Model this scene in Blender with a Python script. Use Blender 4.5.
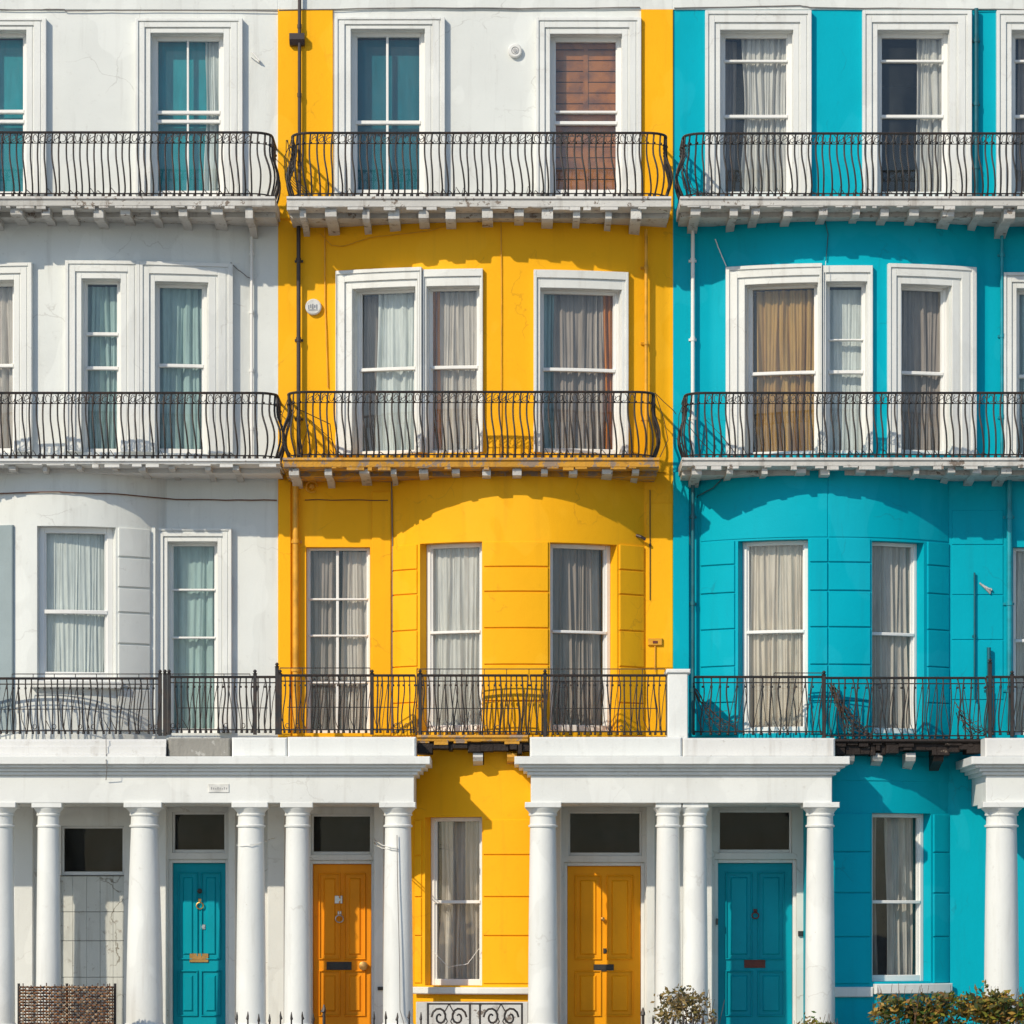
import bpy, math, random
from mathutils import Vector
R = math.radians
random.seed(7)
for o in list(bpy.data.objects): bpy.data.objects.remove(o)
SC = bpy.context.scene
COL = SC.collection
# ------------------------------------------------------------------ camera, sky, sun, exposure
PX, CD, HZ, CXP, CZ = 80.0, 45.0, 916.0, 512.0, 1.5
cam_d = bpy.data.cameras.new('camera'); cam = bpy.data.objects.new('camera', cam_d); COL.objects.link(cam)
cam.location = (0, -CD, CZ); cam.rotation_euler = (R(90), 0, 0)
cam_d.lens = 36*CD/12.8; cam_d.shift_y = (HZ-512)/1024; cam_d.clip_end = 2000
SC.camera = cam
SV = Vector((-0.78, -1.0, 0.80))            # towards the sun
el = math.atan2(SV.z, math.hypot(SV.x, SV.y)); az = math.atan2(SV.x, SV.y)
w = bpy.data.worlds.new('World'); SC.world = w; w.use_nodes = True
sky = w.node_tree.nodes.new('ShaderNodeTexSky'); sky.sky_type = 'NISHITA'; sky.sun_disc = False
sky.dust_density = 0.4; sky.ozone_density = 3.0; sky.sun_elevation = el; sky.sun_rotation = az % (2*math.pi)
bg = w.node_tree.nodes['Background']; bg.inputs[1].default_value = 0.14
w.node_tree.links.new(sky.outputs[0], bg.inputs[0])
sl = bpy.data.lights.new('sun', 'SUN'); sl.energy = 3.6; sl.angle = R(0.7); sl.color = (1.0, 0.885, 0.70)
so = bpy.data.objects.new('sun', sl); COL.objects.link(so); so.rotation_euler = (-SV).to_track_quat('-Z', 'Y').to_euler()
so.location = (-20, -20, 25)
SC.view_settings.view_transform = 'Standard'; SC.view_settings.look = 'None'
SC.view_settings.exposure = 0.0; SC.view_settings.gamma = 1

# ------------------------------------------------------------------ materials
def nt(name):
    m = bpy.data.materials.new(name); m.use_nodes = True
    return m, m.node_tree.nodes, m.node_tree.links, m.node_tree.nodes['Principled BSDF']
def mixc(N, L, fac, a, b, mode='MIX'):
    x = N.new('ShaderNodeMix'); x.data_type = 'RGBA'; x.blend_type = mode
    for i, v in ((0, fac), (6, a), (7, b)):
        if isinstance(v, (int, float)): x.inputs[i].default_value = v
        elif isinstance(v, tuple): x.inputs[i].default_value = (*v, 1)
        else: L.new(v, x.inputs[i])
    return x.outputs[2]
def noise(N, L, pos, scale, detail=4, sc3=None, rough=0.55):
    n = N.new('ShaderNodeTexNoise'); n.inputs['Scale'].default_value = scale; n.inputs['Detail'].default_value = detail
    n.inputs['Roughness'].default_value = rough
    if sc3:
        mp = N.new('ShaderNodeMapping'); mp.inputs['Scale'].default_value = sc3; L.new(pos, mp.inputs[0]); pos = mp.outputs[0]
    L.new(pos, n.inputs['Vector']); return n.outputs[0]
def ramp(N, L, v, p0, p1, c0=0.0, c1=1.0):
    r = N.new('ShaderNodeMapRange'); r.inputs[1].default_value = p0; r.inputs[2].default_value = p1
    r.inputs[3].default_value = c0; r.inputs[4].default_value = c1; r.clamp = True
    L.new(v, r.inputs[0]); return r.outputs[0]
def stucco(name, col, dirt=0.35, dirtcol=(0.16, 0.13, 0.10), rough=0.55, bump=0.25, var=0.10, streak=0.45, chips=0.0, chipcol=(0.3,0.28,0.25), spec=0.25, crack=0.0, fade=0.3):
    m, N, L, B = nt(name)
    g = N.new('ShaderNodeNewGeometry').outputs['Position']
    big = noise(N, L, g, 0.9, 5)
    d = tuple(c*(1-var*2) for c in col)
    c = mixc(N, L, ramp(N, L, big, 0.35, 0.7), col, d)
    st = noise(N, L, g, 1.0, 6, (7, 7, 0.55), 0.6)
    c = mixc(N, L, ramp(N, L, st, 0.55, 0.8, 0, streak*dirt*2), c, dirtcol)
    sp = noise(N, L, g, 9, 8, None, 0.7)
    c = mixc(N, L, ramp(N, L, sp, 0.60, 0.78, 0, dirt), c, dirtcol)
    if crack:
        vt = N.new('ShaderNodeTexVoronoi'); vt.feature = 'DISTANCE_TO_EDGE'; vt.inputs['Scale'].default_value = 0.85
        wn = N.new('ShaderNodeTexNoise'); wn.inputs['Scale'].default_value = 2.5; wn.inputs['Detail'].default_value = 6; L.new(g, wn.inputs['Vector'])
        av = N.new('ShaderNodeVectorMath'); av.operation = 'MULTIPLY_ADD'; L.new(wn.outputs['Color'], av.inputs[0]); av.inputs[1].default_value = (.55, .55, .55); L.new(g, av.inputs[2])
        L.new(av.outputs[0], vt.inputs['Vector'])
        ln = ramp(N, L, vt.outputs['Distance'], 0.002, 0.009, 1, 0)
        mk = ramp(N, L, noise(N, L, g, 1.7, 3), 0.50, 0.60, 0, crack)
        mm = N.new('ShaderNodeMath'); mm.operation = 'MULTIPLY'; L.new(ln, mm.inputs[0]); L.new(mk, mm.inputs[1])
        c = mixc(N, L, mm.outputs[0], c, dirtcol)
        # faded and repainted patches
        pt = ramp(N, L, noise(N, L, g, 1.3, 2, (1, 1, .6)), 0.56, 0.575, 0, fade)
        c = mixc(N, L, pt, c, tuple(min(1, v*1.12+.02) for v in col))
    if chips:
        ch = noise(N, L, g, 5.5, 9, None, 0.72)
        c = mixc(N, L, ramp(N, L, ch, 0.69-chips, 0.71-chips), c, chipcol)
    L.new(c, B.inputs['Base Color'])
    B.inputs['Roughness'].default_value = rough; B.inputs['Specular IOR Level'].default_value = spec
    fb = noise(N, L, g, 38, 5); lb = noise(N, L, g, 4, 4)
    mx = N.new('ShaderNodeMath'); mx.operation = 'MULTIPLY_ADD'; L.new(lb, mx.inputs[0]); mx.inputs[1].default_value = 2.2; L.new(fb, mx.inputs[2])
    b = N.new('ShaderNodeBump'); b.inputs['Strength'].default_value = bump; b.inputs['Distance'].default_value = 0.008
    L.new(mx.outputs[0], b.inputs['Height']); L.new(b.outputs[0], B.inputs['Normal'])
    return m
def cloth(name, col, trans=0.35):
    m, N, L, B = nt(name)
    g = N.new('ShaderNodeNewGeometry').outputs['Position']
    n = noise(N, L, g, 3, 4, (6, 6, 1))
    c = mixc(N, L, ramp(N, L, n, 0.3, 0.75), col, tuple(v*0.72 for v in col))
    L.new(c, B.inputs['Base Color']); B.inputs['Roughness'].default_value = 0.9
    t = N.new('ShaderNodeBsdfTranslucent'); L.new(c, t.inputs[0])
    x = N.new('ShaderNodeMixShader'); x.inputs[0].default_value = trans
    L.new(B.outputs[0], x.inputs[1]); L.new(t.outputs[0], x.inputs[2])
    L.new(x.outputs[0], N['Material Output'].inputs[0]); return m
def glass(name, tint=(0.93, 0.96, 0.96), refl=1.3):
    m, N, L, B = nt(name); N.remove(B)
    g = N.new('ShaderNodeNewGeometry').outputs['Position']
    # two-sided Schlick reflectance of a thin pane
    ge = N.new('ShaderNodeNewGeometry'); dt = N.new('ShaderNodeVectorMath'); dt.operation = 'DOT_PRODUCT'
    L.new(ge.outputs['Incoming'], dt.inputs[0]); L.new(ge.outputs['Normal'], dt.inputs[1])
    def ma(op, a, b=None):
        q = N.new('ShaderNodeMath'); q.operation = op; q.use_clamp = op == 'MULTIPLY_ADD'
        for i, v in enumerate((a, b) if not isinstance(b, tuple) else (a, *b)):
            if v is None: continue
            if isinstance(v, (int, float)): q.inputs[i].default_value = v
            else: L.new(v, q.inputs[i])
        return q
    om = ma('SUBTRACT', 1.0, ma('ABSOLUTE', dt.outputs['Value']).outputs[0])
    k = ma('MULTIPLY_ADD', ma('POWER', om.outputs[0], 5.0).outputs[0], (0.9, 0.05*refl))
    t = N.new('ShaderNodeBsdfTransparent'); t.inputs[0].default_value = (*tint, 1)
    gl = N.new('ShaderNodeBsdfGlossy'); gl.inputs['Roughness'].default_value = 0.03
    b = N.new('ShaderNodeBump'); b.inputs['Strength'].default_value = 0.12; b.inputs['Distance'].default_value = 0.02
    L.new(noise(N, L, g, 2.2, 2), b.inputs['Height']); L.new(b.outputs[0], gl.inputs['Normal'])
    x = N.new('ShaderNodeMixShader'); L.new(k.outputs[0], x.inputs[0]); L.new(t.outputs[0], x.inputs[1]); L.new(gl.outputs[0], x.inputs[2])
    # faint film of dust on the outside
    df = N.new('ShaderNodeBsdfDiffuse'); df.inputs[0].default_value = (0.55, 0.6, 0.6, 1)
    y = N.new('ShaderNodeMixShader'); L.new(ramp(N, L, noise(N, L, g, 1.5, 6, (2, 2, 0.7)), 0.35, 0.8, 0.01, 0.07), y.inputs[0])
    L.new(x.outputs[0], y.inputs[1]); L.new(df.outputs[0], y.inputs[2])
    L.new(y.outputs[0], N['Material Output'].inputs[0]); return m
def plain(name, col, rough=0.5, metal=0.0, var=0.15, scale=6, col2=None):
    m, N, L, B = nt(name)
    g = N.new('ShaderNodeNewGeometry').outputs['Position']
    n = noise(N, L, g, scale, 6)
    c = mixc(N, L, ramp(N, L, n, 0.42, 0.66), col, col2 or tuple(v*(1-var*2) for v in col))
    L.new(c, B.inputs['Base Color']); B.inputs['Roughness'].default_value = rough; B.inputs['Metallic'].default_value = metal
    return m
def leafmat(name, cols):
    m, N, L, B = nt(name)
    r = N.new('ShaderNodeNewGeometry').outputs['Random Per Island']
    cr = N.new('ShaderNodeValToRGB'); cr.color_ramp.interpolation = 'CONSTANT'
    e = cr.color_ramp.elements
    while len(e) < len(cols): e.new(0.5)
    for i, c in enumerate(cols): e[i].position = i/len(cols); e[i].color = (*c, 1)
    L.new(r, cr.inputs[0]); L.new(cr.outputs[0], B.inputs['Base Color']); B.inputs['Roughness'].default_value = 0.5
    t = N.new('ShaderNodeBsdfTranslucent'); L.new(cr.outputs[0], t.inputs[0])
    x = N.new('ShaderNodeMixShader'); x.inputs[0].default_value = 0.3; L.new(B.outputs[0], x.inputs[1]); L.new(t.outputs[0], x.inputs[2])
    L.new(x.outputs[0], N['Material Output'].inputs[0]); return m

M = dict(
 white=stucco('white_stucco', (0.71, 0.735, 0.715), crack=.35, dirt=0.42, dirtcol=(0.34, 0.33, 0.31), var=0.05, chips=-0.015),
 cream=stucco('porch_white', (0.70, 0.70, 0.67), crack=.6, dirt=0.45, dirtcol=(0.33, 0.28, 0.22), var=0.04),
 trim=stucco('white_trim', (0.74, 0.755, 0.735), dirt=0.36, dirtcol=(0.34, 0.31, 0.27), var=0.04, bump=0.3, chips=-0.005, chipcol=(.42,.38,.33), crack=.22),
 slab=stucco('weathered_white', (0.64, 0.63, 0.60), dirt=0.9, dirtcol=(0.17, 0.13, 0.10), var=0.12, bump=0.7, chips=0.10, chipcol=(0.22,0.18,0.15)),
 slabw=stucco('cornice_white', (0.72, 0.72, 0.70), dirt=0.6, dirtcol=(0.3, 0.25, 0.2), var=0.06, bump=0.4, chips=0.03, chipcol=(0.36,0.32,0.28)),
 yellow=stucco('yellow_stucco', (0.95, 0.465, 0.012), spec=.10, crack=.3, fade=.22, dirt=0.26, dirtcol=(0.42, 0.17, 0.02), var=0.04),
 yslab=stucco('yellow_weathered', (0.66, 0.33, 0.04), dirt=1.0, dirtcol=(0.14, 0.08, 0.05), var=0.15, bump=0.8, chips=0.17, chipcol=(0.30,0.22,0.16)),
 blue=stucco('turquoise_stucco', (0.0, 0.40, 0.52), spec=.08, crack=.35, fade=.2, dirt=0.26, dirtcol=(0.01, 0.17, 0.23), var=0.05),
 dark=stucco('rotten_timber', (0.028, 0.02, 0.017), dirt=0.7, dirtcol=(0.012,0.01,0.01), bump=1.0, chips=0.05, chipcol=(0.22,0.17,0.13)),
 stone=stucco('grey_stone', (0.30, 0.29, 0.26), dirt=0.8, dirtcol=(0.10,0.09,0.08), bump=0.9, chips=0.10, chipcol=(0.42,0.41,0.38)),
 board=stucco('old_boarding', (0.60, 0.61, 0.57), crack=1, dirt=0.9, dirtcol=(0.22, 0.2, 0.16), var=0.12, chips=0.09, chipcol=(0.38,0.36,0.32)),
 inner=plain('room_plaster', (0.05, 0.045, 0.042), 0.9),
 frame=stucco('sash_paint', (0.80, 0.80, 0.78), dirt=0.25, dirtcol=(0.4, 0.36, 0.3), var=0.02, bump=0.1),
 iron=plain('black_iron', (0.022, 0.022, 0.024), 0.5, 0.2, scale=11, col2=(0.045, 0.03, 0.024)),
 pipe=plain('brown_pipe', (0.05, 0.035, 0.035), 0.45, 0.1),
 glass=glass('window_glass'), dglass=glass('fanlight_glass', (0.35, 0.32, 0.34), .35),
 tealdoor=stucco('teal_door', (0.0, 0.34, 0.44), dirt=0.25, dirtcol=(0.01, 0.12, 0.17), rough=0.45, bump=0.12, spec=0.15),
 orangedoor=stucco('orange_door', (0.90, 0.32, 0.01), dirt=0.25, dirtcol=(0.4, 0.13, 0.02), rough=0.45, bump=0.12, spec=0.15),
 yellowdoor=stucco('yellow_door', (0.95, 0.40, 0.008), dirt=0.2, dirtcol=(0.45, 0.16, 0.02), rough=0.45, bump=0.12, spec=0.15),
 brass=plain('brass', (0.65, 0.36, 0.12), 0.35, 0.9), black=plain('dull_black', (0.03, 0.03, 0.03), 0.5),
 steel=plain('steel', (0.55, 0.55, 0.55), 0.3, 0.8), rustred=plain('rust_red', (0.16, 0.03, 0.02), 0.6),
 cable=plain('grey_cable', (0.20, 0.18, 0.17), 0.7), brownc=plain('brown_cable', (0.16, 0.07, 0.04), 0.7),
 ccream=cloth('cream_cloth', (0.90, 0.79, 0.66)), cwhite=cloth('white_cloth', (0.90, 0.87, 0.82)),
 csheer=cloth('sheer_cloth', (0.84, 0.88, 0.85), 0.25), cgold=cloth('gold_cloth', (0.66, 0.40, 0.12)),
 cgrey=cloth('grey_cloth', (0.50, 0.42, 0.37)), cteal=cloth('teal_sheer', (0.48, 0.66, 0.64), .3),
 bteal=cloth('teal_backing', (0.01, 0.37, 0.44), 0.3), bdeep=cloth('deep_teal_backing', (0.0, 0.17, 0.23), 0.2),  # cloth for sheets added behind the glass to turn panes teal
 cpale=cloth('pale_grey_cloth', (0.84, 0.76, 0.68)), corange=cloth('orange_cloth', (0.75, 0.28, 0.06)),
 wood=plain('brown_wood', (0.36, 0.12, 0.02), 0.4, scale=5, col2=(0.15, 0.05, 0.018)),
 asphalt=stucco('asphalt', (0.10, 0.10, 0.10), dirt=0.4, dirtcol=(0.03, 0.03, 0.03), rough=0.85, bump=0.8),
 paving=stucco('paving', (0.42, 0.40, 0.36), dirt=0.5, dirtcol=(0.15, 0.14, 0.12), rough=0.8, bump=0.6),
 soil=plain('soil', (0.08, 0.06, 0.045), 0.95), linepaint=plain('road_paint', (0.75, 0.75, 0.72), 0.6),
 wicker=leafmat('wicker', [(0.30,0.13,0.05), (0.42,0.24,0.12), (0.12,0.07,0.05), (0.5,0.36,0.24), (0.22,0.09,0.04), (0.06,0.05,0.05)]),
 leafg=leafmat('hedge_leaves', [(0.07,0.13,0.02), (0.26,0.26,0.03), (0.42,0.25,0.04), (0.05,0.07,0.02), (0.14,0.14,0.03), (0.50,0.32,0.07), (0.10,0.09,0.03), (0.30,0.15,0.04)]),
 leafy=leafmat('shrub_leaves', [(0.30,0.20,0.06), (0.16,0.12,0.05), (0.42,0.30,0.12), (0.08,0.08,0.04), (0.22,0.18,0.05)]),
 twig=plain('twig', (0.10, 0.06, 0.04), 0.8),
 signw=plain('sign_white', (0.75, 0.75, 0.72), 0.4), ink=plain('ink_blue', (0.05, 0.08, 0.16), 0.6), inkg=plain('ink_grey', (0.4,0.4,0.4), 0.6),
)
# ------------------------------------------------------------------ geometry helpers
class Bow:
    def __init__(s, c, h, sag):
        s.c = c; s.h = h; s.R = (h*h+sag*sag)/(2*sag); s.sag = sag
    def f(s, x):
        d = x-s.c
        return 0 if abs(d) >= s.h else math.sqrt(s.R**2-d*d)-(s.R-s.sag)
    def w(s, x, n, z):
        d = x-s.c
        if abs(d) >= s.h: return (x, -n, z)
        q = math.sqrt(s.R**2-d*d)
        return (x+n*d/s.R, -s.f(x)-n*q/s.R, z)
class Flat:
    c = 0; h = 0; sag = 0
    def f(s, x): return 0
    def w(s, x, n, z): return (x, -n, z)
FLAT = Flat()
def wx(px, d=0.0): return (px-CXP)/PX*(CD-d)/CD
def wz(py, d=0.0): return CZ+(HZ-py)/PX*(CD-d)/CD
def bx(px, bow):
    x = wx(px)
    for _ in range(12): x = wx(px, bow.f(x))
    return x
def mkbow(pc, ph, sag):
    return Bow(wx(pc, sag*0.5), ph/PX*(CD-sag*0.3)/CD, sag)

class MB:
    def __init__(s, bow=FLAT): s.v = []; s.f = []; s.bow = bow
    def quad(s, pts, warp=True):
        i = len(s.v); s.v += [s.bow.w(*p) if warp else p for p in pts]; s.f.append(tuple(range(i, i+len(pts))))
    def xs(s, x0, x1, step=0.05):
        if s.bow.sag == 0: return [x0, x1]
        n = max(1, int(math.ceil(abs(x1-x0)/step))); return [x0+(x1-x0)*k/n for k in range(n+1)]
    def box(s, x0, x1, n0, n1, z0, z1):
        if x1 < x0: x0, x1 = x1, x0
        if z1 < z0: z0, z1 = z1, z0
        X = s.xs(x0, x1)
        for a, b in zip(X, X[1:]):
            s.quad([(a,n1,z0),(b,n1,z0),(b,n1,z1),(a,n1,z1)])
            s.quad([(b,n0,z0),(a,n0,z0),(a,n0,z1),(b,n0,z1)])
            s.quad([(a,n0,z0),(b,n0,z0),(b,n1,z0),(a,n1,z0)])
            s.quad([(a,n1,z1),(b,n1,z1),(b,n0,z1),(a,n0,z1)])
        s.quad([(x0,n0,z0),(x0,n1,z0),(x0,n1,z1),(x0,n0,z1)])
        s.quad([(x1,n1,z0),(x1,n0,z0),(x1,n0,z1),(x1,n1,z1)])
        return s
    def cbox(s, x0, x1, n0, n1, z0, z1, b=0.006):
        """box with chamfered front arris"""
        X = s.xs(x0+b, x1-b)
        for a, c in zip(X, X[1:]):
            s.quad([(a,n1,z0+b),(c,n1,z0+b),(c,n1,z1-b),(a,n1,z1-b)])
            s.quad([(a,n1-b,z0),(c,n1-b,z0),(c,n1,z0+b),(a,n1,z0+b)])
            s.quad([(a,n1,z1-b),(c,n1,z1-b),(c,n1-b,z1),(a,n1-b,z1)])
            s.quad([(a,n0,z0),(c,n0,z0),(c,n1-b,z0),(a,n1-b,z0)])
            s.quad([(a,n1-b,z1),(c,n1-b,z1),(c,n0,z1),(a,n0,z1)])
        for (xa, xb, sg) in ((x0, x0+b, 1), (x1, x1-b, -1)):
            s.quad([(xa,n1-b,z0),(xb,n1,z0+b),(xb,n1,z1-b),(xa,n1-b,z1)][::sg])
            s.quad([(xa,n0,z0),(xa,n1-b,z0),(xa,n1-b,z1),(xa,n0,z1)][::sg])
            s.quad([(xa,n1-b,z0),(xb,n1-b,z0),(xb,n1,z0+b)][::sg]); s.quad([(xa,n1-b,z1),(xb,n1,z1-b),(xb,n1-b,z1)][::sg])
            s.quad([(xa,n1-b,z0),(xa,n0,z0),(xb,n0,z0),(xb,n1-b,z0)][::sg]); s.quad([(xa,n1-b,z1),(xb,n1-b,z1),(xb,n0,z1),(xa,n0,z1)][::sg])
        return s
    def tube(s, pts, r, k=6, world=False, cap=True):
        P = [Vector(p if world else s.bow.w(*p)) for p in pts]; base = len(s.v)
        up = None
        for i, p in enumerate(P):
            t = (P[min(i+1, len(P)-1)]-P[max(i-1, 0)])
            if t.length < 1e-9: t = Vector((0, 0, 1))
            t.normalize()
            if up is None: up = t.orthogonal().normalized()
            up = (up-t*up.dot(t)); up = up.normalized() if up.length > 1e-6 else t.orthogonal().normalized()
            sd = t.cross(up); rr = r[i] if isinstance(r, (list, tuple)) else r
            for q in range(k):
                a = 2*math.pi*q/k; s.v.append(tuple(p+(up*math.cos(a)+sd*math.sin(a))*rr))
        for i in range(len(P)-1):
            for q in range(k):
                a = base+i*k+q; b = base+i*k+(q+1) % k; s.f.append((a, b, b+k, a+k))
        if cap:
            s.f.append(tuple(base+q for q in range(k))[::-1]); s.f.append(tuple(base+(len(P)-1)*k+q for q in range(k)))
        return s
    def lathe(s, x, n, prof, k=28):
        base = len(s.v)
        for (r, z) in prof:
            for q in range(k):
                a = 2*math.pi*q/k; s.v.append((x+r*math.cos(a), -n+r*math.sin(a), z))
        for i in range(len(prof)-1):
            for q in range(k):
                a = base+i*k+q; b = base+i*k+(q+1) % k; s.f.append((a, b, b+k, a+k))
        s.f.append(tuple(base+q for q in range(k))[::-1]); s.f.append(tuple(base+(len(prof)-1)*k+q for q in range(k)))
        return s
    def sweep(s, x0, x1, prof):
        """closed profile of (n, z) run from x0 to x1 (a moulding)"""
        X = s.xs(x0, x1); m = len(prof)
        for a, b in zip(X, X[1:]):
            for i in range(m):
                p, q = prof[i], prof[(i+1) % m]; s.quad([(a,*p),(b,*p),(b,*q),(a,*q)])
        s.quad([(x0,*p) for p in prof]); s.quad([(x1,*p) for p in prof][::-1])
        return s
    def build(s, name, mat, parent=None, angle=32, origin=None, smooth=True):
        me = bpy.data.meshes.new(name)
        V = s.v
        if origin is None:
            xs = [v[0] for v in V]; ys = [v[1] for v in V]; zs = [v[2] for v in V]
            origin = Vector(((min(xs)+max(xs))/2, (min(ys)+max(ys))/2, min(zs)))
        origin = Vector(origin)
        me.from_pydata([tuple(Vector(v)-origin) for v in V], [], s.f)
        import bmesh
        bm = bmesh.new(); bm.from_mesh(me); bmesh.ops.remove_doubles(bm, verts=bm.verts, dist=1e-5)
        bmesh.ops.recalc_face_normals(bm, faces=bm.faces) if name != 'pane' else None
        bm.to_mesh(me); bm.free()
        if smooth:
            me.shade_smooth(); me.set_sharp_from_angle(angle=R(angle))
        me.materials.append(mat)
        return link(name, me, origin, parent)
WPOS = {}
def link(name, me, origin, parent=None):
    o = bpy.data.objects.new(name, me); COL.objects.link(o); origin = Vector(origin)
    if parent is not None: o.parent = parent; o.location = origin-WPOS[parent.name]
    else: o.location = origin
    WPOS[o.name] = origin.copy(); return o
def tag(o, label=None, cat=None, group=None, kind=None):
    for k, v in (('label', label), ('category', cat), ('group', group), ('kind', kind)):
        if v: o[k] = v
    return o
def thing(name, loc, label, cat, group=None):
    return tag(link(name, None, loc), label, cat, group)

# ------------------------------------------------------------------ setting
PAV = -0.75
g = MB().box(-400, 400, -400, 600, PAV-0.62, PAV-0.13).build('ground', M['asphalt'], smooth=False); tag(g, kind='structure')
g = MB().box(-60, 60, -14, 4.6, PAV-0.3, PAV).build('pavement', M['paving'], smooth=False); tag(g, kind='structure')
g = MB().box(-60, 60, 4.61, 4.76, PAV-0.3, PAV+0.01).build('kerb', M['stone'], smooth=False); tag(g, kind='structure')
g = MB().box(-60, 60, 8.6, 8.72, PAV-0.135, PAV-0.126).build('road_marking', M['linepaint'], smooth=False); tag(g, kind='structure')
g = MB().box(-60, 60, 12.5, 70, PAV-0.3, PAV-0.01).build('path', M['paving'], smooth=False); tag(g, kind='structure')  # unseen pale paving, added to bounce fill light up onto the fronts

# floor levels
Z1, Z2, Z3, ZT = wz(739, .95), wz(463, .95), wz(204, .95), wz(10)
ZTOP = ZT+1.6
# bows
BW1, BY1, BB1 = mkbow(52, 112, .6), mkbow(518, 127, .6), mkbow(825, 126, .6)
BW2, BY2, BB2 = mkbow(75, 175, .27), mkbow(502, 166, .36), mkbow(850, 137, .36)

white = thing('terraced_house', (wx(20), 0, PAV), 'white stucco terraced house with black iron balconies at the left', 'house', 'terraced houses in a row')
yellow = thing('terraced_house', (wx(475), 0, PAV), 'bright yellow terraced house with white top floor panel between the white and turquoise houses', 'house', 'terraced houses in a row')
blue = thing('terraced_house', (wx(900), 0, PAV), 'turquoise blue terraced house with white window surrounds at the right', 'house', 'terraced houses in a row')
XW0, XWY, XYB, XB1 = wx(-300), wx(278), wx(673), wx(1330)

# ------------------------------------------------------------------ walls
def wall_sheet(mb, x0, x1, z0, z1, ops, rev=0.2):
    bow = mb.bow
    ops = [o for o in ops if o[1] > x0 and o[0] < x1]
    X = sorted(set([x0, x1]+[v for o in ops for v in o[:2] if x0 < v < x1]+[v for v in (bow.c-bow.h, bow.c+bow.h) if x0 < v < x1 and bow.sag]))
    XX = []
    for a, b in zip(X, X[1:]):
        XX += mb.xs(a, b)[:-1]
    XX.append(X[-1]); X = XX
    Z = sorted(set([z0, z1]+[v for o in ops for v in o[2:4] if z0 < v < z1]))
    for a, b in zip(X, X[1:]):
        for c, d in zip(Z, Z[1:]):
            mx, mz = (a+b)/2, (c+d)/2
            if any(o[0] < mx < o[1] and o[2] < mz < o[3] for o in ops): continue
            mb.quad([(a,0,c),(b,0,c),(b,0,d),(a,0,d)])
    for (a, b, c, d) in ops:
        for x in (a, b): mb.quad([(x,0,c),(x,-rev,c),(x,-rev,d),(x,0,d)])
        S = mb.xs(a, b)
        for p, q in zip(S, S[1:]):
            for z in (c, d): mb.quad([(p,0,z),(q,0,z),(q,-rev,z),(p,-rev,z)])
curtains = []
def curtain(bow, p0, p1, y0, y1, mat, label, n=-0.235, wave=0.09, amp=0.046, gather=0.0, seed=None, name='curtain', cat='curtain'):
    rnd = random.Random(seed if seed is not None else int(p0*7+y0))
    x0, x1 = bx(p0, bow), bx(p1, bow); z0, z1 = wz(y1, .1), wz(y0, .1)
    nx = max(10, int((x1-x0)/0.009)); nz = 12; mb = MB(bow)
    ph = [0]; 
    for i in range(nx): ph.append(ph[-1]+(x1-x0)/nx/wave*2*math.pi*rnd.uniform(0.3, 1.9))
    grid = []
    for j in range(nz+1):
        t = j/nz; row = []
        for i in range(nx+1):
            u = i/nx; x = x0+(x1-x0)*u
            if gather: x = x + gather*(math.sin(math.pi*min(1, t*1.1))**2)*(0.5-u)*(x1-x0)
            a = amp*(0.55+0.6*t)
            row.append((x+0.012*math.sin(4*t+ph[i]*.23+p0), n+a*(.6+.5*math.sin(ph[i]*.37+2*t))*math.sin(ph[i]+0.9*math.sin(2.2*t+u*5))+0.3*a*math.sin(ph[i]*2.3+t), z1+(z0-z1)*t))
        grid.append(row)
    for j in range(nz):
        for i in range(nx):
            mb.quad([grid[j][i], grid[j][i+1], grid[j+1][i+1], grid[j+1][i]])
    o = mb.build(name, mat, None, angle=80); tag(o, label, cat); return o
def pane_backing(bow, p0, p1, y0, y1, mat, label, n=-0.27, name='pane_backing', cat='pane_backing', slats=0):  # teal ones are sheets added to give the glass its teal look
    x0, x1 = bx(p0, bow), bx(p1, bow); z0, z1 = wz(y1, .1), wz(y0, .1); mb = MB(bow)
    if slats:
        k = slats
        for i in range(k):
            za = z0+(z1-z0)*i/k; zb = z0+(z1-z0)*(i+1)/k
            mb.box(x0+.05, x1-.05, n-.004, n+.010, za+.006, zb-.006)
        for a in (x0, (x0+x1)/2-.03, x1-.06): mb.box(a, a+.06, n-.012, n+.022, z0, z1)
    else:
        mb.box(x0, x1, n-.004, n+.004, z0, z1); mb.box(x0, x1, n-.012, n+.012, z0-.02, z0+.012)
    o = mb.build(name, mat); tag(o, label, cat); return o
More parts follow.
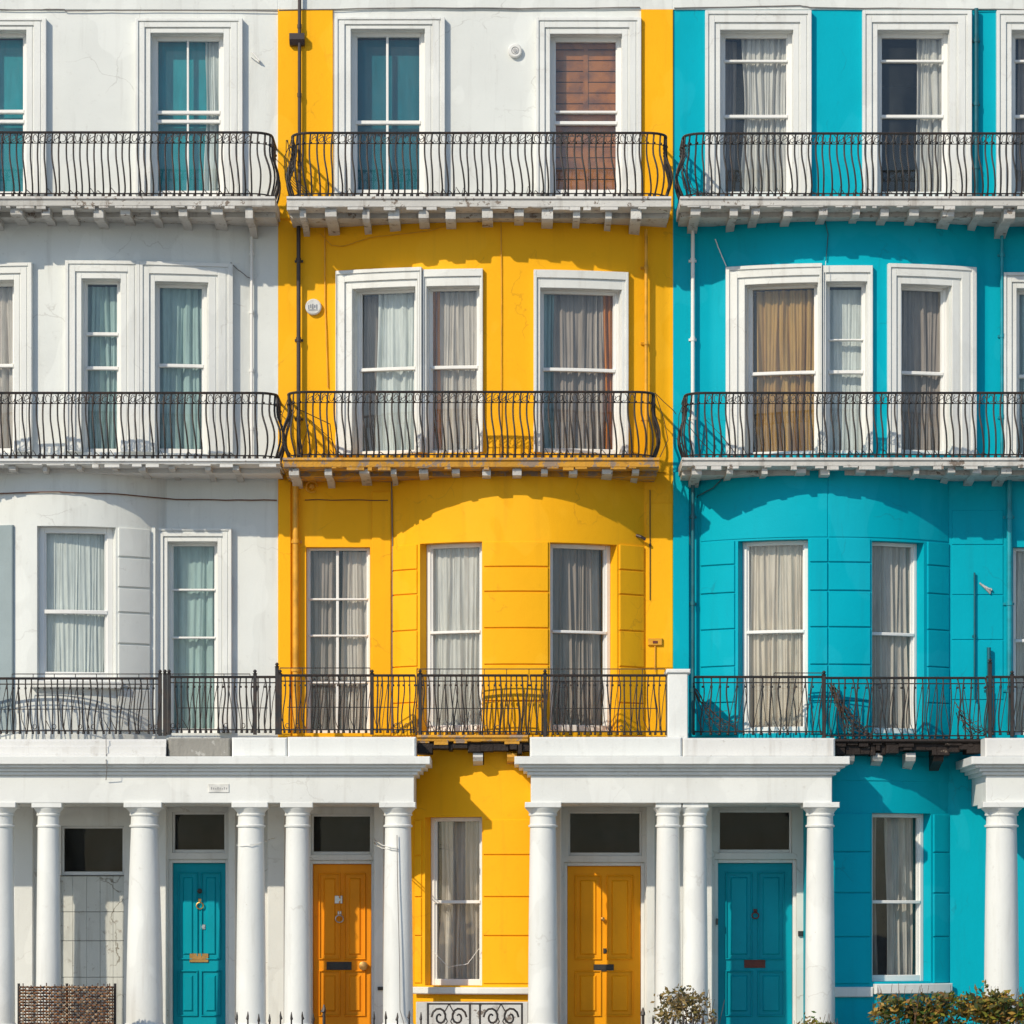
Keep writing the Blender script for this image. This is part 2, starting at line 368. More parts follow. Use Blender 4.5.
def window(house, ops, bow, p0, p1, y0, y1, rails=(), vbars=(), lites=None, fr=3.5, surr=None, label=None, rev=0.2, gl='glass', fn=-0.13, depth=0.095, sash=True, sill=False):
    """opening p0..p1, y0..y1 in pixels of the elevation; fr frame width px; surr=(sx0,sx1,sy0)"""
    x0, x1 = bx(p0, bow), bx(p1, bow); zt, zb = wz(y0), wz(y1)
    if ops is not None: ops.append((x0, x1, zb, zt))
    f = fr/PX; mb = MB(bow)
    mb.cbox(x0, x0+f, fn-.06, fn+.02, zb, zt); mb.cbox(x1-f, x1, fn-.06, fn+.02, zb, zt)
    mb.cbox(x0+f, x1-f, fn-.06, fn+.015, zt-f, zt); mb.cbox(x0+f, x1-f, fn-.06, fn+.015, zb, zb+f*1.6)
    # inner sash stiles
    if sash:
        g2 = 0.018
        mb.box(x0+f, x0+f+g2, fn-.045, fn-.005, zb+f, zt-f); mb.box(x1-f-g2, x1-f, fn-.045, fn-.005, zb+f, zt-f)
    for r in rails:
        th = 1.7
        if isinstance(r, tuple): r, th = r
        z = wz(r); t = th/PX; mb.cbox(x0+f, x1-f, fn-.05, fn+.028, z-t, z+t)
    for vb in vbars:
        th = 1.1
        if isinstance(vb, tuple):
            vb, th = vb
        x = bx(vb, bow); t = th/PX; mb.cbox(x-t, x+t, fn-.045, fn+.01, zb+f, zt-f, .003)
    win = mb.build('window', M['frame'], house)
    if label: win['label'] = label
    pn = MB(bow); X = pn.xs(x0+f*.5, x1-f*.5)
    for a, b in zip(X, X[1:]): pn.quad([(a,fn-.03,zb+f*.5),(b,fn-.03,zb+f*.5),(b,fn-.03,zt-f*.5),(a,fn-.03,zt-f*.5)])
    pn.build('pane', M[gl], win, angle=60)
    if surr:
        s0, s1, sy = surr[:3]
        steps = surr[3] if len(surr) > 3 else 'big'
        a0, a1, at = bx(s0, bow), bx(s1, bow), wz(sy, .1)
        prof = {'big': [(0, .20, depth), (.20, .28, depth*.80), (.28, .62, depth*.88), (.62, .70, depth*.60), (.70, 1.0, depth*.66)],
                'slim': [(0, .45, depth*.8), (.45, 1.0, depth*.5)]}[steps]
        sb = MB(bow)
        for (u, v, n) in prof:
            la, lb = a0+(x0-a0)*u, a0+(x0-a0)*v; ra, rb = a1+(x1-a1)*u, a1+(x1-a1)*v
            ta, tb = at+(zt-at)*u, at+(zt-at)*v
            if lb-la > .003: sb.cbox(la, lb, -.01, n, zb, ta, .004)
            if ra-rb > .003: sb.cbox(rb, ra, -.01, n, zb, ta, .004)
            sb.cbox(lb, rb, -.01, n-.001, tb, ta, .004)
        # white painted lining of the reveal
        sb.box(x0-.004, x0+.007, -.125, -.002, zb, zt); sb.box(x1-.007, x1+.004, -.125, -.002, zb, zt); sb.box(x0+.007, x1-.007, -.125, -.002, zt-.007, zt+.004)
        sb.build('surround', M['trim'], win)
    if sill:
        sb = MB(bow); sb.cbox(x0-.06, x1+.06, -.2, .10, zb-.09, zb, .01); sb.build('sill', M['trim'], win)
    return win

# ---- TOP FLOOR (flat)
oT = []
window(white, oT, FLAT, -45, 27, 31, 196, rails=(109.5, 119.5), vbars=(-9,), fr=4, surr=(-60, 47, 18))
window(white, oT, FLAT, 151, 224, 34, 196, rails=(110.5, 119.5), vbars=((187, 1.0),), fr=4.5, surr=(136, 243, 18))
pane_backing(FLAT, -45, 27, 33, 196, M['bteal'], 'turquoise sheet added in the top floor window cut by the left edge')
pane_backing(FLAT, 151, 224, 33, 196, M['bteal'], 'turquoise sheet added behind the complete top floor window of the white house')
curtain(FLAT, 203, 222, 36, 196, M['csheer'], 'thin white curtain drawn aside beside a turquoise sheet on the white house top floor', n=-.235, wave=.07, gather=.3)
wall = MB()
wall_sheet(wall, XW0, XWY, Z3, ZT, oT)
# white second floor
o2 = []
window(white, o2, BW2, -35, 15, 284, 455, rails=(367,), fr=3.5, surr=(-52, 33, 266))
window(white, o2, BW2, 82, 121, 283, 455, rails=(336, 370), fr=3, surr=(66, 139.8, 264), depth=.09)
window(white, o2, BW2, 155, 208, 285, 455, rails=(366.5,), fr=3.5, surr=(140, 232, 264), depth=.09)
curtain(BW2, -35, 15, 286, 455, M['cpale'], 'pale grey curtain in the second floor window at the left edge')
curtain(BW2, 82, 121, 286, 455, M['cteal'], 'pale teal curtain in the narrow left sash of the white house second floor', wave=.09)
curtain(BW2, 155, 208, 286, 455, M['cteal'], 'pale teal curtain filling the wide right sash of the white house second floor', wave=.13)
mb2 = MB(BW2); wall_sheet(mb2, XW0, XWY, Z2, Z3, o2); wall.v, off = wall.v+mb2.v, len(wall.v); wall.f += [tuple(i+off for i in f) for f in mb2.f]
def merge(a, b):
    off = len(a.v); a.v += b.v; a.f += [tuple(i+off for i in f) for f in b.f]
# white first floor
o1 = []
window(white, o1, BW1, 37, 116, 531, 684, rails=((615, 2),), fr=6, surr=None, sill=True, label='wide plain sash window without surround')
window(white, o1, FLAT, 168, 218, 542, 733, rails=((589, 1), (637, 1)), fr=3, surr=(157, 232, 528))
curtain(BW1, 40, 113, 533, 684, M['csheer'], 'sheer greenish white net curtain in the wide first floor window of the white house', wave=.06, amp=.012)
curtain(FLAT, 168, 218, 543, 733, M['cteal'], 'teal grey curtain in the narrow tall first floor window of the white house', wave=.16)
mb1 = MB(BW1); wall_sheet(mb1, XW0, XWY, Z1-.3, Z2, o1)
for (a, b) in ((560, 531), (590, 561), (615, 591), (646, 616), (690, 647), (733, 691)):
    mb1.cbox(bx(118, BW1), bx(149, BW1), -.01, .028, wz(a)+.008, wz(b)-.004)
merge(wall, mb1)
wall.box(wx(150), wx(156.5), -.01, .16, Z1, wz(528)); 
wall.build('wall', M['white'], white)
sh = MB(BW1); 
sh.cbox(bx(-62, BW1), bx(14, BW1), -.01, .05, wz(733), wz(530), .01)  # plain blue grey panel laid over the wall
shm = stucco('panel_grey', (0.30, 0.37, 0.39), dirt=.2); tag(sh.build('shutter', shm, white), 'flat blue grey panel')
# ground white: porch wall
oG = []
XP1 = wx(420)
def fanlight(house, ops, p0, p1, y0, y1, label=None): return window(house, ops, FLAT, p0, p1, y0, y1, fr=2.2, gl='dglass', sash=False, label=label, rev=.12, fn=-.10)
fanlight(white, oG, 61, 124, 826, 875)
fanlight(white, oG, 172, 226, 812, 853)
fanlight(yellow, oG, 311, 372, 814, 855)
doors = {}
def door(house, p0, p1, y0, mat, label, handles, ops=oG, y1=1036):
    x0, x1 = wx(p0), wx(p1); zt, zb = wz(y0), wz(y1)
    ops.append((x0-.045, x1+.045, zb, zt+.05))
    n = -.15; mb = MB().cbox(x0, x1, n-.05, n, zb, zt, .004)
    W = x1-x0; H = zt-zb
    st = .11*W/.9
    cols = ((x0+st, x0+W/2-st*.45), (x0+W/2+st*.45, x1-st)); rows = ((zb+.26, zb+.80), (zb+.97, zt-.13))
    for (a, b) in cols:
        for (c, d) in rows:
            t = .018
            for q in ((a-t, b+t, c-t, c), (a-t, b+t, d, d+t), (a-t, a, c, d), (b, b+t, c, d)): mb.cbox(q[0], q[1], n-.01, n+.024, q[2], q[3], .008)
            mb.cbox(a+.045, b-.045, n-.01, n+.020, c+.045, d-.045, .016)
    d = mb.build('door', mat, house); d['label'] = label
    fb = MB(); fb.cbox(x0-.045, x0-.003, -.2, -.06, zb, zt+.05); fb.cbox(x1+.003, x1+.045, -.2, -.06, zb, zt+.05); fb.cbox(x0-.003, x1+.003, -.2, -.06, zt+.003, zt+.05)
    fb.build('door_frame', M['trim'], d)
    for (kind, hx, hy, hw, hh, hm) in handles:
        X, Z = wx(hx), wz(hy); a, b = hw/PX/2, hh/PX/2; hb = MB()
        if kind == 'letterbox':
            hb.cbox(X-a, X+a, n, n+.018, Z-b, Z+b, .004); hb.cbox(X-a*.75, X+a*.75, n+.018, n+.024, Z-b*.45, Z+b*.45, .002)
            for sx_ in (-1, 1): hb.tube([(X+sx_*a*.88, n+.017, Z), (X+sx_*a*.88, n+.022, Z)], .004, 6)
        elif kind == 'knob':
            hb.tube([(X, n, Z), (X, n+.03, Z), (X, n+.035, Z), (X, n+.065, Z), (X, n+.075, Z)], [a*.5, a*.5, a, a, a*.4], 12)
        elif kind == 'knocker':
            hb.cbox(X-a*.5, X+a*.5, n, n+.02, Z+b*.4, Z+b, .004)
            hb.tube([(X+a*math.sin(t*math.pi/6), n+.03, Z+b*.3-b*(1-math.cos(t*math.pi/6))*.6) for t in range(13)], .008, 6)
        else:
            hb.cbox(X-a, X+a, n, n+.014, Z-b, Z+b, .004); hb.tube([(X, n, Z), (X, n+.03, Z)], a*.5, 8)
        hb.build(kind, M[hm], d)
    return d
door(white, 172, 225, 863, M['tealdoor'], 'teal panelled front door with brass fittings', (('letterbox', 198, 958, 19, 9, 'brass'), ('knob', 199, 891, 5, 5, 'black'), ('knocker', 199, 904, 7, 11, 'brass'), ('lock', 202, 927, 5, 5, 'steel')))
door(yellow, 312.5, 371, 864, M['orangedoor'], 'orange panelled front door in shade', (('letterbox', 338.5, 966, 25, 8, 'black'), ('lock', 338, 899.5, 8, 8, 'steel'), ('knocker', 339, 917, 8, 12, 'steel'), ('knob', 363, 966, 9, 9, 'brass')))
# boarded up doorway
bo = MB(); X0, X1 = wx(60), wx(113)
for i, (a, b) in enumerate(((60, 72), (72.4, 86), (86.4, 99.5), (100, 112.5), (113, 124))):
    for (c, d_) in ((876, 911.6), (912, 940.6), (941, 977), (977.4, 1036)):
        jig = random.uniform(0, .008); bo.cbox(wx(a)-.002, wx(b)+.001, -.10, -.05+jig, wz(d_), wz(c)-.001, .002)
bo.cbox(wx(58), wx(112), -.05, -.02, wz(1036), wz(1015))
bb = bo.build('boarding', M['board'], white); tag(bb, 'dirty white boards nailed over a disused doorway')
oG.append((wx(60), wx(124), wz(1036), wz(875.2)))
pw = MB(); wall_sheet(pw, XW0, XWY, PAV, Z1-.3, [o for o in oG if o[1] < XWY], rev=.25); pw.build('porch_wall', M['cream'], white)
# pilasters at the back of the porch
for (a, b) in ((15, 34), (146, 167), (205+24, 236)): MB().cbox(wx(a), wx(b), -.01, .10, PAV+.75, wz(806), .01).build('pilaster', M['trim'], white)


# ---- YELLOW
oT = []
window(yellow, oT, FLAT, 351, 425, 30, 195, rails=((120.5, 1.8),), vbars=((387, 1.2),), fr=4.5, surr=(335, 445, 17), label='top floor window with deep teal backing sheet')
window(yellow, oT, FLAT, 550, 622, 35, 195, rails=((110, 1.2), (121, 1.7)), fr=4.5, surr=(536, 641, 17), label='top floor window with wooden shutters')
pane_backing(FLAT, 351, 425, 33, 196, M['bdeep'], 'deep teal sheet added in the top floor window beside the yellow strip and dark pipe')
pane_backing(FLAT, 550, 622, 33, 196, M['wood'], 'orange brown slatted wooden shutter in a top floor window', name='shutter', cat='shutter', slats=15, n=-.22)
mb = MB(); wall_sheet(mb, wx(333), wx(641), Z3, ZT, oT)
mb.build('top_floor_panel', M['white'], yellow)
wall = MB()
for a, b in ((XWY, wx(333)), (wx(641), XYB)):
    wall.cbox(a, b, -.02, .03, Z3, ZT, .006)
o2 = []
window(yellow, o2, BY2, 354, 416.5, 291, 456, rails=(370,), fr=3, surr=(336, 423, 271), depth=.11)
window(yellow, o2, BY2, 427, 480, 291, 456, rails=(370,), fr=2.5, surr=(423.5, 483, 273, 'slim'), depth=.085)
window(yellow, o2, BY2, 540, 621, 293, 456, rails=(372,), fr=3.5, surr=(533.5, 627, 274, 'slim'), depth=.09)
curtain(BY2, 372, 416, 292, 456, M['csheer'], 'sheer pale green curtain in the left sash of the yellow house paired window', wave=.10)
curtain(BY2, 354, 372, 292, 456, M['cgrey'], 'narrow dark grey curtain at the left edge of the yellow house paired window', wave=.06, n=-.36)
curtain(BY2, 433, 480, 292, 456, M['cpale'], 'pale grey curtain in the right sash of the paired window on the yellow house', wave=.10)
curtain(BY2, 427, 438, 292, 456, M['corange'], 'thin orange curtain edge beside the post of the paired window', wave=.06, n=-.21)
curtain(BY2, 556, 606, 292, 456, M['cgrey'], 'wide grey curtain in the single second floor window of the yellow house', wave=.12)
curtain(BY2, 540, 557, 292, 456, M['cteal'], 'narrow teal curtain left in the single second floor window of the yellow house', wave=.07, n=-.24)
curtain(BY2, 600, 609, 292, 456, M['cpale'], 'narrow pale curtain strip next to an orange one on the yellow house', wave=.07, n=-.23)
curtain(BY2, 608, 621, 292, 456, M['corange'], 'narrow orange curtain in the right of the yellow house single second floor window', wave=.07, n=-.205)
mb = MB(BY2); wall_sheet(mb, XWY, XYB, Z2, Z3, o2); merge(wall, mb)
# shallow raised strips at the two sides of second floor
o1 = []
window(yellow, o1, FLAT, 306, 370, 547, 733, rails=((598.5, 1), (635, 1), (682, 1)), vbars=((337, 1.4),), fr=2.4, label='flat many paned window left of the bow')
window(yellow, o1, BY1, 420, 482, 546, 733, rails=((634, 1.4),), fr=4.2, rev=.26, fn=-.17)
window(yellow, o1, BY1, 550, 617, 547, 733, rails=((634, 1.4),), fr=4.2, rev=.26, fn=-.17)
curtain(FLAT, 306, 335, 549, 733, M['cgrey'], 'grey curtain behind the left half of the many paned window', wave=.11)
curtain(FLAT, 341, 370, 549, 733, M['cpale'], 'pale curtain behind the right half of the many paned window', wave=.10)
curtain(BY1, 424, 482, 548, 733, M['cwhite'], 'white pleated curtain in the first floor bow window of the yellow house', wave=.075, n=-.245)
curtain(BY1, 550, 600, 548, 733, M['cgrey'], 'slate grey pleated curtain in the first floor bow window of the yellow house', wave=.075, n=-.245)
curtain(BY1, 598, 614, 548, 733, M['cpale'], 'pale grey curtain edge beside the slate grey curtain on the yellow house', wave=.08, n=-.33)
mb = MB(BY1); wall_sheet(mb, XWY, XYB, Z1-.3, Z2, o1, rev=.28)
G = (546, 571.5, 596, 632, 668, 704, 737)
for c, d_ in zip(G, G[1:]):
    for a, b in ((393.5, 417.5), (484, 548), (619, 643)): mb.cbox(bx(a, BY1), bx(b, BY1), -.01, .022, wz(d_)+.009, wz(c)-.009, .006)
fl = MB(); fl.cbox(wx(279), wx(291), -.01, .03, Z1, wz(480)); fl.cbox(wx(372), wx(391), -.01, .02, Z1, wz(492)); fl.cbox(XYB-.02-.32, XYB-.0, -.01, .012, wz(668), wz(503)); 
merge(mb, fl); merge(wall, mb)
# ground floor bow part between the porticos
oGy = []
window(yellow, oGy, BY1, 425, 482, 818, 985, rails=((902, 1.6),), fr=4, rev=.25, fn=-.16)
curtain(BY1, 429, 482, 820, 985, M['cpale'], 'pale mauve grey curtain in the ground floor window between the two porticos', wave=.08, n=-.30, gather=.12)
mb = MB(BY1); XA, XC = bx(414, BY1), bx(545, BY1); wall_sheet(mb, XA, XC, PAV, Z1-.3, oGy, rev=.28)
G = (819, 855, 897, 936, 984)
for c, d_ in zip(G, G[1:]):
    mb.cbox(bx(483.5, BY1), bx(544, BY1), -.01, .022, wz(d_, .6)+.008, wz(c, .6)-.008, .006)
    mb.cbox(bx(415, BY1), bx(422, BY1), -.01, .022, wz(d_, .6)+.008, wz(c, .6)-.008, .006)
merge(wall, mb)
rt = MB(); rt.box(XA-.06, XA, -.05, BY1.f(XA)+.003, PAV, Z1-.3); rt.box(XC, XC+.06, -.05, BY1.f(XC)+.003, PAV, Z1-.3); merge(wall, rt)
wall.build('wall', M['yellow'], yellow)
sb = MB(BY1); sb.cbox(bx(416, BY1), bx(540, BY1), -.01, .10, wz(994.5, .7), wz(987.5, .7), .012); sb.build('sill_band', M['trim'], yellow)
oGp = []
fanlight(yellow, oGp, 568, 642, 811, 856)
fanlight(blue, oGp, 718, 792, 810, 853)
door(yellow, 567.5, 641, 866, M['yellowdoor'], 'yellow panelled front door crossed by a bright strip of sun', (('letterbox', 604, 968, 20, 7, 'black'), ('lock', 606, 951, 5, 5, 'black'), ('knob', 603, 919, 4, 4, 'brass')), oGp)
door(blue, 718.5, 793, 863, M['tealdoor'], 'teal panelled front door with rust red letterbox', (('letterbox', 755.5, 964, 21, 8, 'rustred'), ('knocker', 756, 914, 7, 10, 'rustred')), oGp)
pw = MB(); wall_sheet(pw, XWY, XA, PAV, Z1-.3, [o for o in oG if o[0] > XWY], rev=.25); wall_sheet(pw, XC, XYB, PAV, Z1-.3, [o for o in oGp if o[1] < XYB], rev=.25)
pw.build('porch_wall', M['cream'], yellow)
for (a, b) in ((268, 285), (374, 384), (646, 655)): MB().cbox(wx(a), wx(b), -.01, .10, PAV+.75, wz(806), .01).build('pilaster', M['trim'], yellow)
MB().cbox(wx(546), wx(561), -.01, .22, PAV+.75, wz(806), .01).build('pilaster', M['trim'], yellow)


# ---- BLUE
oT = []
for (a, b, s) in ((720, 793, (705, 811, 10)), (877, 949, (862, 971, 10)), (1011, 1085, (996, 1104, 10))):
    window(blue, oT, FLAT, a, b, 31, 197, rails=((59, 1.2), (114.5, 1.6)), fr=4.5, surr=s)
curtain(FLAT, 742, 793, 32, 197, M['cwhite'], 'white curtain across the turquoise top floor window nearest the yellow house', wave=.09, gather=.12)
curtain(FLAT, 720, 738, 32, 197, M['cgrey'], 'narrow dark curtain left of the white one on the turquoise house top floor', wave=.09, n=-.4)
curtain(FLAT, 918, 948, 32, 197, M['cwhite'], 'white curtain in the half dark middle top floor window of the turquoise house', wave=.07)
curtain(FLAT, 1020, 1085, 32, 197, M['cgrey'], 'grey curtain in the top floor window cut by the right edge', wave=.1)
wall = MB(); wall_sheet(wall, XYB, XB1, Z3, ZT, oT)
o2 = []
window(blue, o2, BB2, 746, 818, 288, 457, rails=(375,), fr=2.6, surr=(728, 822, 268), depth=.10)
window(blue, o2, BB2, 826, 867, 287, 457, rails=((343, .8), 375), fr=2.6, surr=(822.5, 872, 270, 'slim'), depth=.09)
window(blue, o2, BB2, 900, 950, 289, 457, rails=(375,), fr=3.4, surr=(887, 973, 268), depth=.10)
window(blue, o2, FLAT, 1016, 1070, 289, 457, rails=(375,), fr=3.4, surr=(1003, 1086, 272), depth=.09)
curtain(BB2, 753, 818, 290, 457, M['cgold'], 'gold and brown curtain in a second floor window of the turquoise house', wave=.12, amp=.065)
curtain(BB2, 826, 867, 290, 457, M['csheer'], 'sheer pale blue curtain right of the gold curtain', wave=.1, amp=.014, n=-.26)
curtain(BB2, 900, 950, 290, 457, M['cgrey'], 'brown grey curtain in the narrow second floor window of the turquoise house', wave=.13)
curtain(FLAT, 1016, 1070, 290, 457, M['cteal'], 'teal grey curtain in the second floor window cut by the right edge', wave=.12)
mb = MB(BB2); wall_sheet(mb, XYB, XB1, Z2, Z3, o2); merge(wall, mb)
o1 = []
window(blue, o1, BB1, 738, 808, 544, 735, rails=((634, 1.6),), fr=4.2, rev=.26, fn=-.16)
window(blue, o1, BB1, 872, 924, 545, 735, rails=((636, 1.6),), fr=3.6, rev=.26, fn=-.16)
window(blue, o1, FLAT, 1013, 1080, 547, 735, rails=((640, 1.6),), fr=3, rev=.2)
curtain(BB1, 742, 808, 546, 735, M['ccream'], 'cream pleated curtain in the first floor bow window of the turquoise house', wave=.075, n=-.245, amp=.04)
curtain(BB1, 872, 922, 546, 735, M['cpale'], 'grey brown pleated curtain in the shaded right bow window of the turquoise house', wave=.075, n=-.245)
curtain(FLAT, 1013, 1080, 548, 735, M['cpale'], 'pale curtain in the first floor window cut by the right edge', wave=.1)
mb = MB(BB1); wall_sheet(mb, XYB, XB1, Z1-.3, Z2, o1, rev=.28)
G = (543, 567, 595, 631, 668, 704, 737)
for c, d_ in zip(G, G[1:]):
    for a, b in ((701, 735), (810, 827.4), (828.6, 870), (927, 948)): mb.cbox(bx(a, BB1), bx(b, BB1), -.01, .022, wz(d_)+.008, wz(c)-.008, .006)
for a, b in ((701, 827.4), (828.6, 948)): mb.cbox(bx(a, BB1), bx(b, BB1), -.01, .010, wz(542), Z2, .004)
fl = MB(); fl.cbox(XYB, wx(689), -.01, .05, Z1, Z2, .006)
for c, d_ in ((510, 545), (545, 595), (595, 640), (640, 700)): fl.cbox(wx(952), wx(1003), -.01, .012, wz(d_)+.006, wz(c)-.006, .005)
merge(mb, fl); merge(wall, mb)
oGb = []
window(blue, oGb, BB1, 872, 931, 814, 981, rails=((902, 1.6),), fr=4, rev=.25, fn=-.16)
curtain(BB1, 873, 889, 816, 981, M['cgrey'], 'grey curtain at the left of the ground floor window above the hedge', wave=.08, n=-.34)
curtain(BB1, 897, 930, 816, 981, M['cpale'], 'pale curtain at the right of the ground floor window above the hedge', wave=.10, n=-.32)
mb = MB(BB1); XD, XE = bx(812, BB1), BB1.c+BB1.h; wall_sheet(mb, XD, XE, PAV, Z1-.3, oGb, rev=.28)
G = (813, 852, 893, 937, 984)
for c, d_ in zip(G, G[1:]):
    for a, b in ((813, 870), (933, 949)): mb.cbox(bx(a, BB1), bx(b, BB1), -.01, .022, wz(d_, .5)+.008, wz(c, .5)-.008, .006)
mb.cbox(bx(813, BB1), bx(949, BB1), -.01, .012, wz(781, .5), wz(756, .5), .006)
merge(wall, mb)
rt = MB(); rt.box(XD-.06, XD, -.05, BB1.f(XD)+.003, PAV, Z1-.3); wall_sheet(rt, XE, XB1, PAV, Z1-.3, []); merge(wall, rt)
wall.build('wall', M['blue'], blue)
sb = MB(BB1); sb.cbox(bx(816, BB1), bx(872, BB1), -.01, .05, wz(997, .6), wz(987, .6), .01); sb.cbox(bx(873, BB1), bx(947, BB1), -.01, .10, wz(994, .6), wz(984, .6), .01); sb.build('sill_band', M['trim'], blue)
pw = MB(); wall_sheet(pw, XYB, XD, PAV, Z1-.3, [o for o in oGp if o[0] > XYB], rev=.25); pw.build('porch_wall', M['cream'], blue)
for (a, b) in ((676, 712),): MB().cbox(wx(a), wx(b), -.01, .10, PAV+.75, wz(806), .01).build('pilaster', M['trim'], blue)


# parapets above the top floor, interior shells
for h, a, b, off in ((white, XW0, XWY, 0), (yellow, XWY, XYB, 0), (blue, XYB, XB1, 0)):
    mb = MB(); mb.cbox(a, b, -.3, .02, ZT, ZT+1.0, .005); mb.sweep(a, b, [(-.3, ZT+1.0), (.08, ZT+1.0), (.12, ZT+1.06), (.26, ZT+1.12), (.28, ZT+1.22), (-.3, ZT+1.25)])
    mb.build('parapet', M['white'], h)
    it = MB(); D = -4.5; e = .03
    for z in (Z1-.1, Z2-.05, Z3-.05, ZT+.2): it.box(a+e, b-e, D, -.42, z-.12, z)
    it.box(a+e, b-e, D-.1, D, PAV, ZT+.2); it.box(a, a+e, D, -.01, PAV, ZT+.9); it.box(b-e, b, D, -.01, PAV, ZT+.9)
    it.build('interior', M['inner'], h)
    rf = MB(); rf.box(a, b, D-.1, -.3, ZT+.75, ZT+.9); rf.build('roof', M['stone'], h)

# ------------------------------------------------------------------ balconies
def mesh_only(mb, name, mat, origin=(0, 0, 0)):
    me = bpy.data.meshes.new(name); me.from_pydata([tuple(Vector(v)-Vector(origin)) for v in mb.v], [], mb.f); me.shade_smooth(); me.materials.append(mat); return me
def bal_mesh(H, seed, style):
    r = random.Random(seed); mb = MB(); pts = []
    if style == 'belly':
        sway = r.uniform(.004, .040); lean = r.uniform(-.014, .014); kk = r.uniform(.045, .06)
        for i in range(13):
            t = i/12; s = max(0, min(1, (t-.30)/.66)); v = kk*math.sin(math.pi*s)**1.2
            u = lean*t+sway*(.5-.5*math.cos(math.pi*max(0, min(1, (t-.35)/.55))))-(.014*math.sin(math.pi*min(1, t/.55)))
            if t > .9: u -= sway*.5*(t-.9)/.1
            pts.append((u, v, H*(1-t)))
    else:
        a1, a2 = r.uniform(-.022, .022), r.uniform(-.02, .02); lean = r.uniform(-.02, .02)
        for i in range(11):
            t = i/10; pts.append((lean*t+a1*math.sin(math.pi*t)+a2*math.sin(2*math.pi*t), .02*math.sin(math.pi*t), H*(1-t)))
    rad = .0112 if style == 'belly' else r.uniform(.0075, .0105)
    mb.tube(pts, rad, 5)
    mb.tube([(pts[0][0], pts[0][1], H-.12-.012), (pts[0][0], pts[0][1], H-.12+.012)], rad*1.7, 6)
    mb.tube([(pts[-1][0], pts[-1][1], 0), (pts[-1][0], pts[-1][1], .03)], rad*1.9, 6)
    return mesh_only(mb, 'baluster', M['iron'])
BCACHE = {}
def variants(H, style):
    key = (round(H, 2), style)
    if key not in BCACHE: BCACHE[key] = [bal_mesh(H, i*13+int(H*100), style) for i in range(9)]
    return BCACHE[key]
def balcony(house, p0, p1, yr, yb, ys1, n=.95, style='belly', lend=True, rend=True, slabmat='slab', brackets=None, bw=9.5, bh=.145, slab=True, spacing=.086, yextra=None, posts=(), label=None, midrail=None, fmat=None, backn=0.0):
    x0, x1 = wx(p0, n), wx(p1, n); zr, zb = wz(yr, n), wz(yb, n); zs = wz(ys1, n); H = zr-zb
    rnd = random.Random(int(p0+yr))
    rail = MB(); rc = .24
    def path(z):
        P = []
        if lend: P += [(x0, backn, z), (x0, n-rc, z)]+[(x0+rc-rc*math.cos(t*math.pi/12), n-rc+rc*math.sin(t*math.pi/12), z) for t in range(1, 7)]
        else: P += [(x0, n, z)]
        if rend: P += [(x1-rc+rc*math.sin(t*math.pi/12), n-rc+rc*math.cos(t*math.pi/12), z) for t in range(0, 6)]+[(x1, n-rc, z), (x1, backn, z)]
        else: P += [(x1, n, z)]
        return P
    rail.tube(path(zr), .016, 6); rail.tube(path(zb+.041), .009, 5)
    if style == 'belly': rail.tube(path(zr-.13), .006, 5)
    else: rail.tube(path(zr-.069), .0075, 5)
    if midrail: rail.box(x0+midrail[0], x1-midrail[1], n-.006, n+.006, zb+H*.44, zb+H*.44+.01)
    if slab:
        sm = MB(); ov = .05; zt = zb
        so0, so1 = x0-(ov if lend else 0), x1+(ov if rend else 0)
        sm.sweep(so0, so1, [(.0, zt-.001), (n+.05, zt-.001), (n+.06, zt-.03), (n+.035, zt-.045), (n+.03, zs-.0), (n-.02, zs-.012), (0.0, zs-.012)])
        # ragged lower lip of broken render and flashing
        xx = so0
        while xx < so1-.05:
            ww = rnd.uniform(.05, .22); dd = rnd.uniform(.004, .05)*(rnd.random() < .75)
            if dd > .004: sm.cbox(xx, min(so1, xx+ww), n-.06-rnd.uniform(0, .03), n+.028-rnd.uniform(0, .006), zs-dd, zs-.002, .004)
            xx += ww+rnd.uniform(0, .08)
        # soffit beam
        sm.box(so0+.02, so1-.02, 0, n-.35, zs-.07, zs-.014)
        root = sm.build('balcony', M[slabmat], house)
        rr = rail.build('handrail', M['iron'], root)
        if brackets:
            q = brackets[0]
            while q <= brackets[1]:
                bxx = wx(q+rnd.uniform(-3, 3), n); hw = bw/PX/2*rnd.uniform(.6, 1.3); hh = bh*rnd.uniform(.75, 1.15)
                bm_ = MB(); nn = n-.035-rnd.uniform(0, .03)
                bm_.sweep(bxx-hw, bxx+hw, [(0, zs-.013), (nn, zs-.013), (nn+.012, zs-hh*.3), (nn, zs-hh*.85), (nn-.05, zs-hh), (nn*.6, zs-hh*.85), (nn*.3, zs-hh*.95), (0, zs-hh*1.35)])
                bm_.build('bracket', M[fmat or slabmat], root); q += brackets[2]*rnd.uniform(.86, 1.14)
    else:
        root = rail.build('railing', M['iron'], house)
    if label: root['label'] = label
    vs = variants(H, style)
    X0_, X1_ = x0+(rc if lend else 0), x1-(rc if rend else 0)
    nb = int((X1_-X0_)/spacing); sp = (X1_-X0_)/nb; org = WPOS[root.name]
    xsb = []
    for i in range(nb+1):
        x = X0_+i*sp+(rnd.uniform(-.008, .008) if style != 'belly' else rnd.uniform(-.004, .004))
        if i in (0, nb): x = X0_ if i == 0 else X1_
        xsb.append(x)
        o = bpy.data.objects.new('baluster', rnd.choice(vs)); COL.objects.link(o); o.parent = root
        o.location = Vector((x, -n, zb))-org
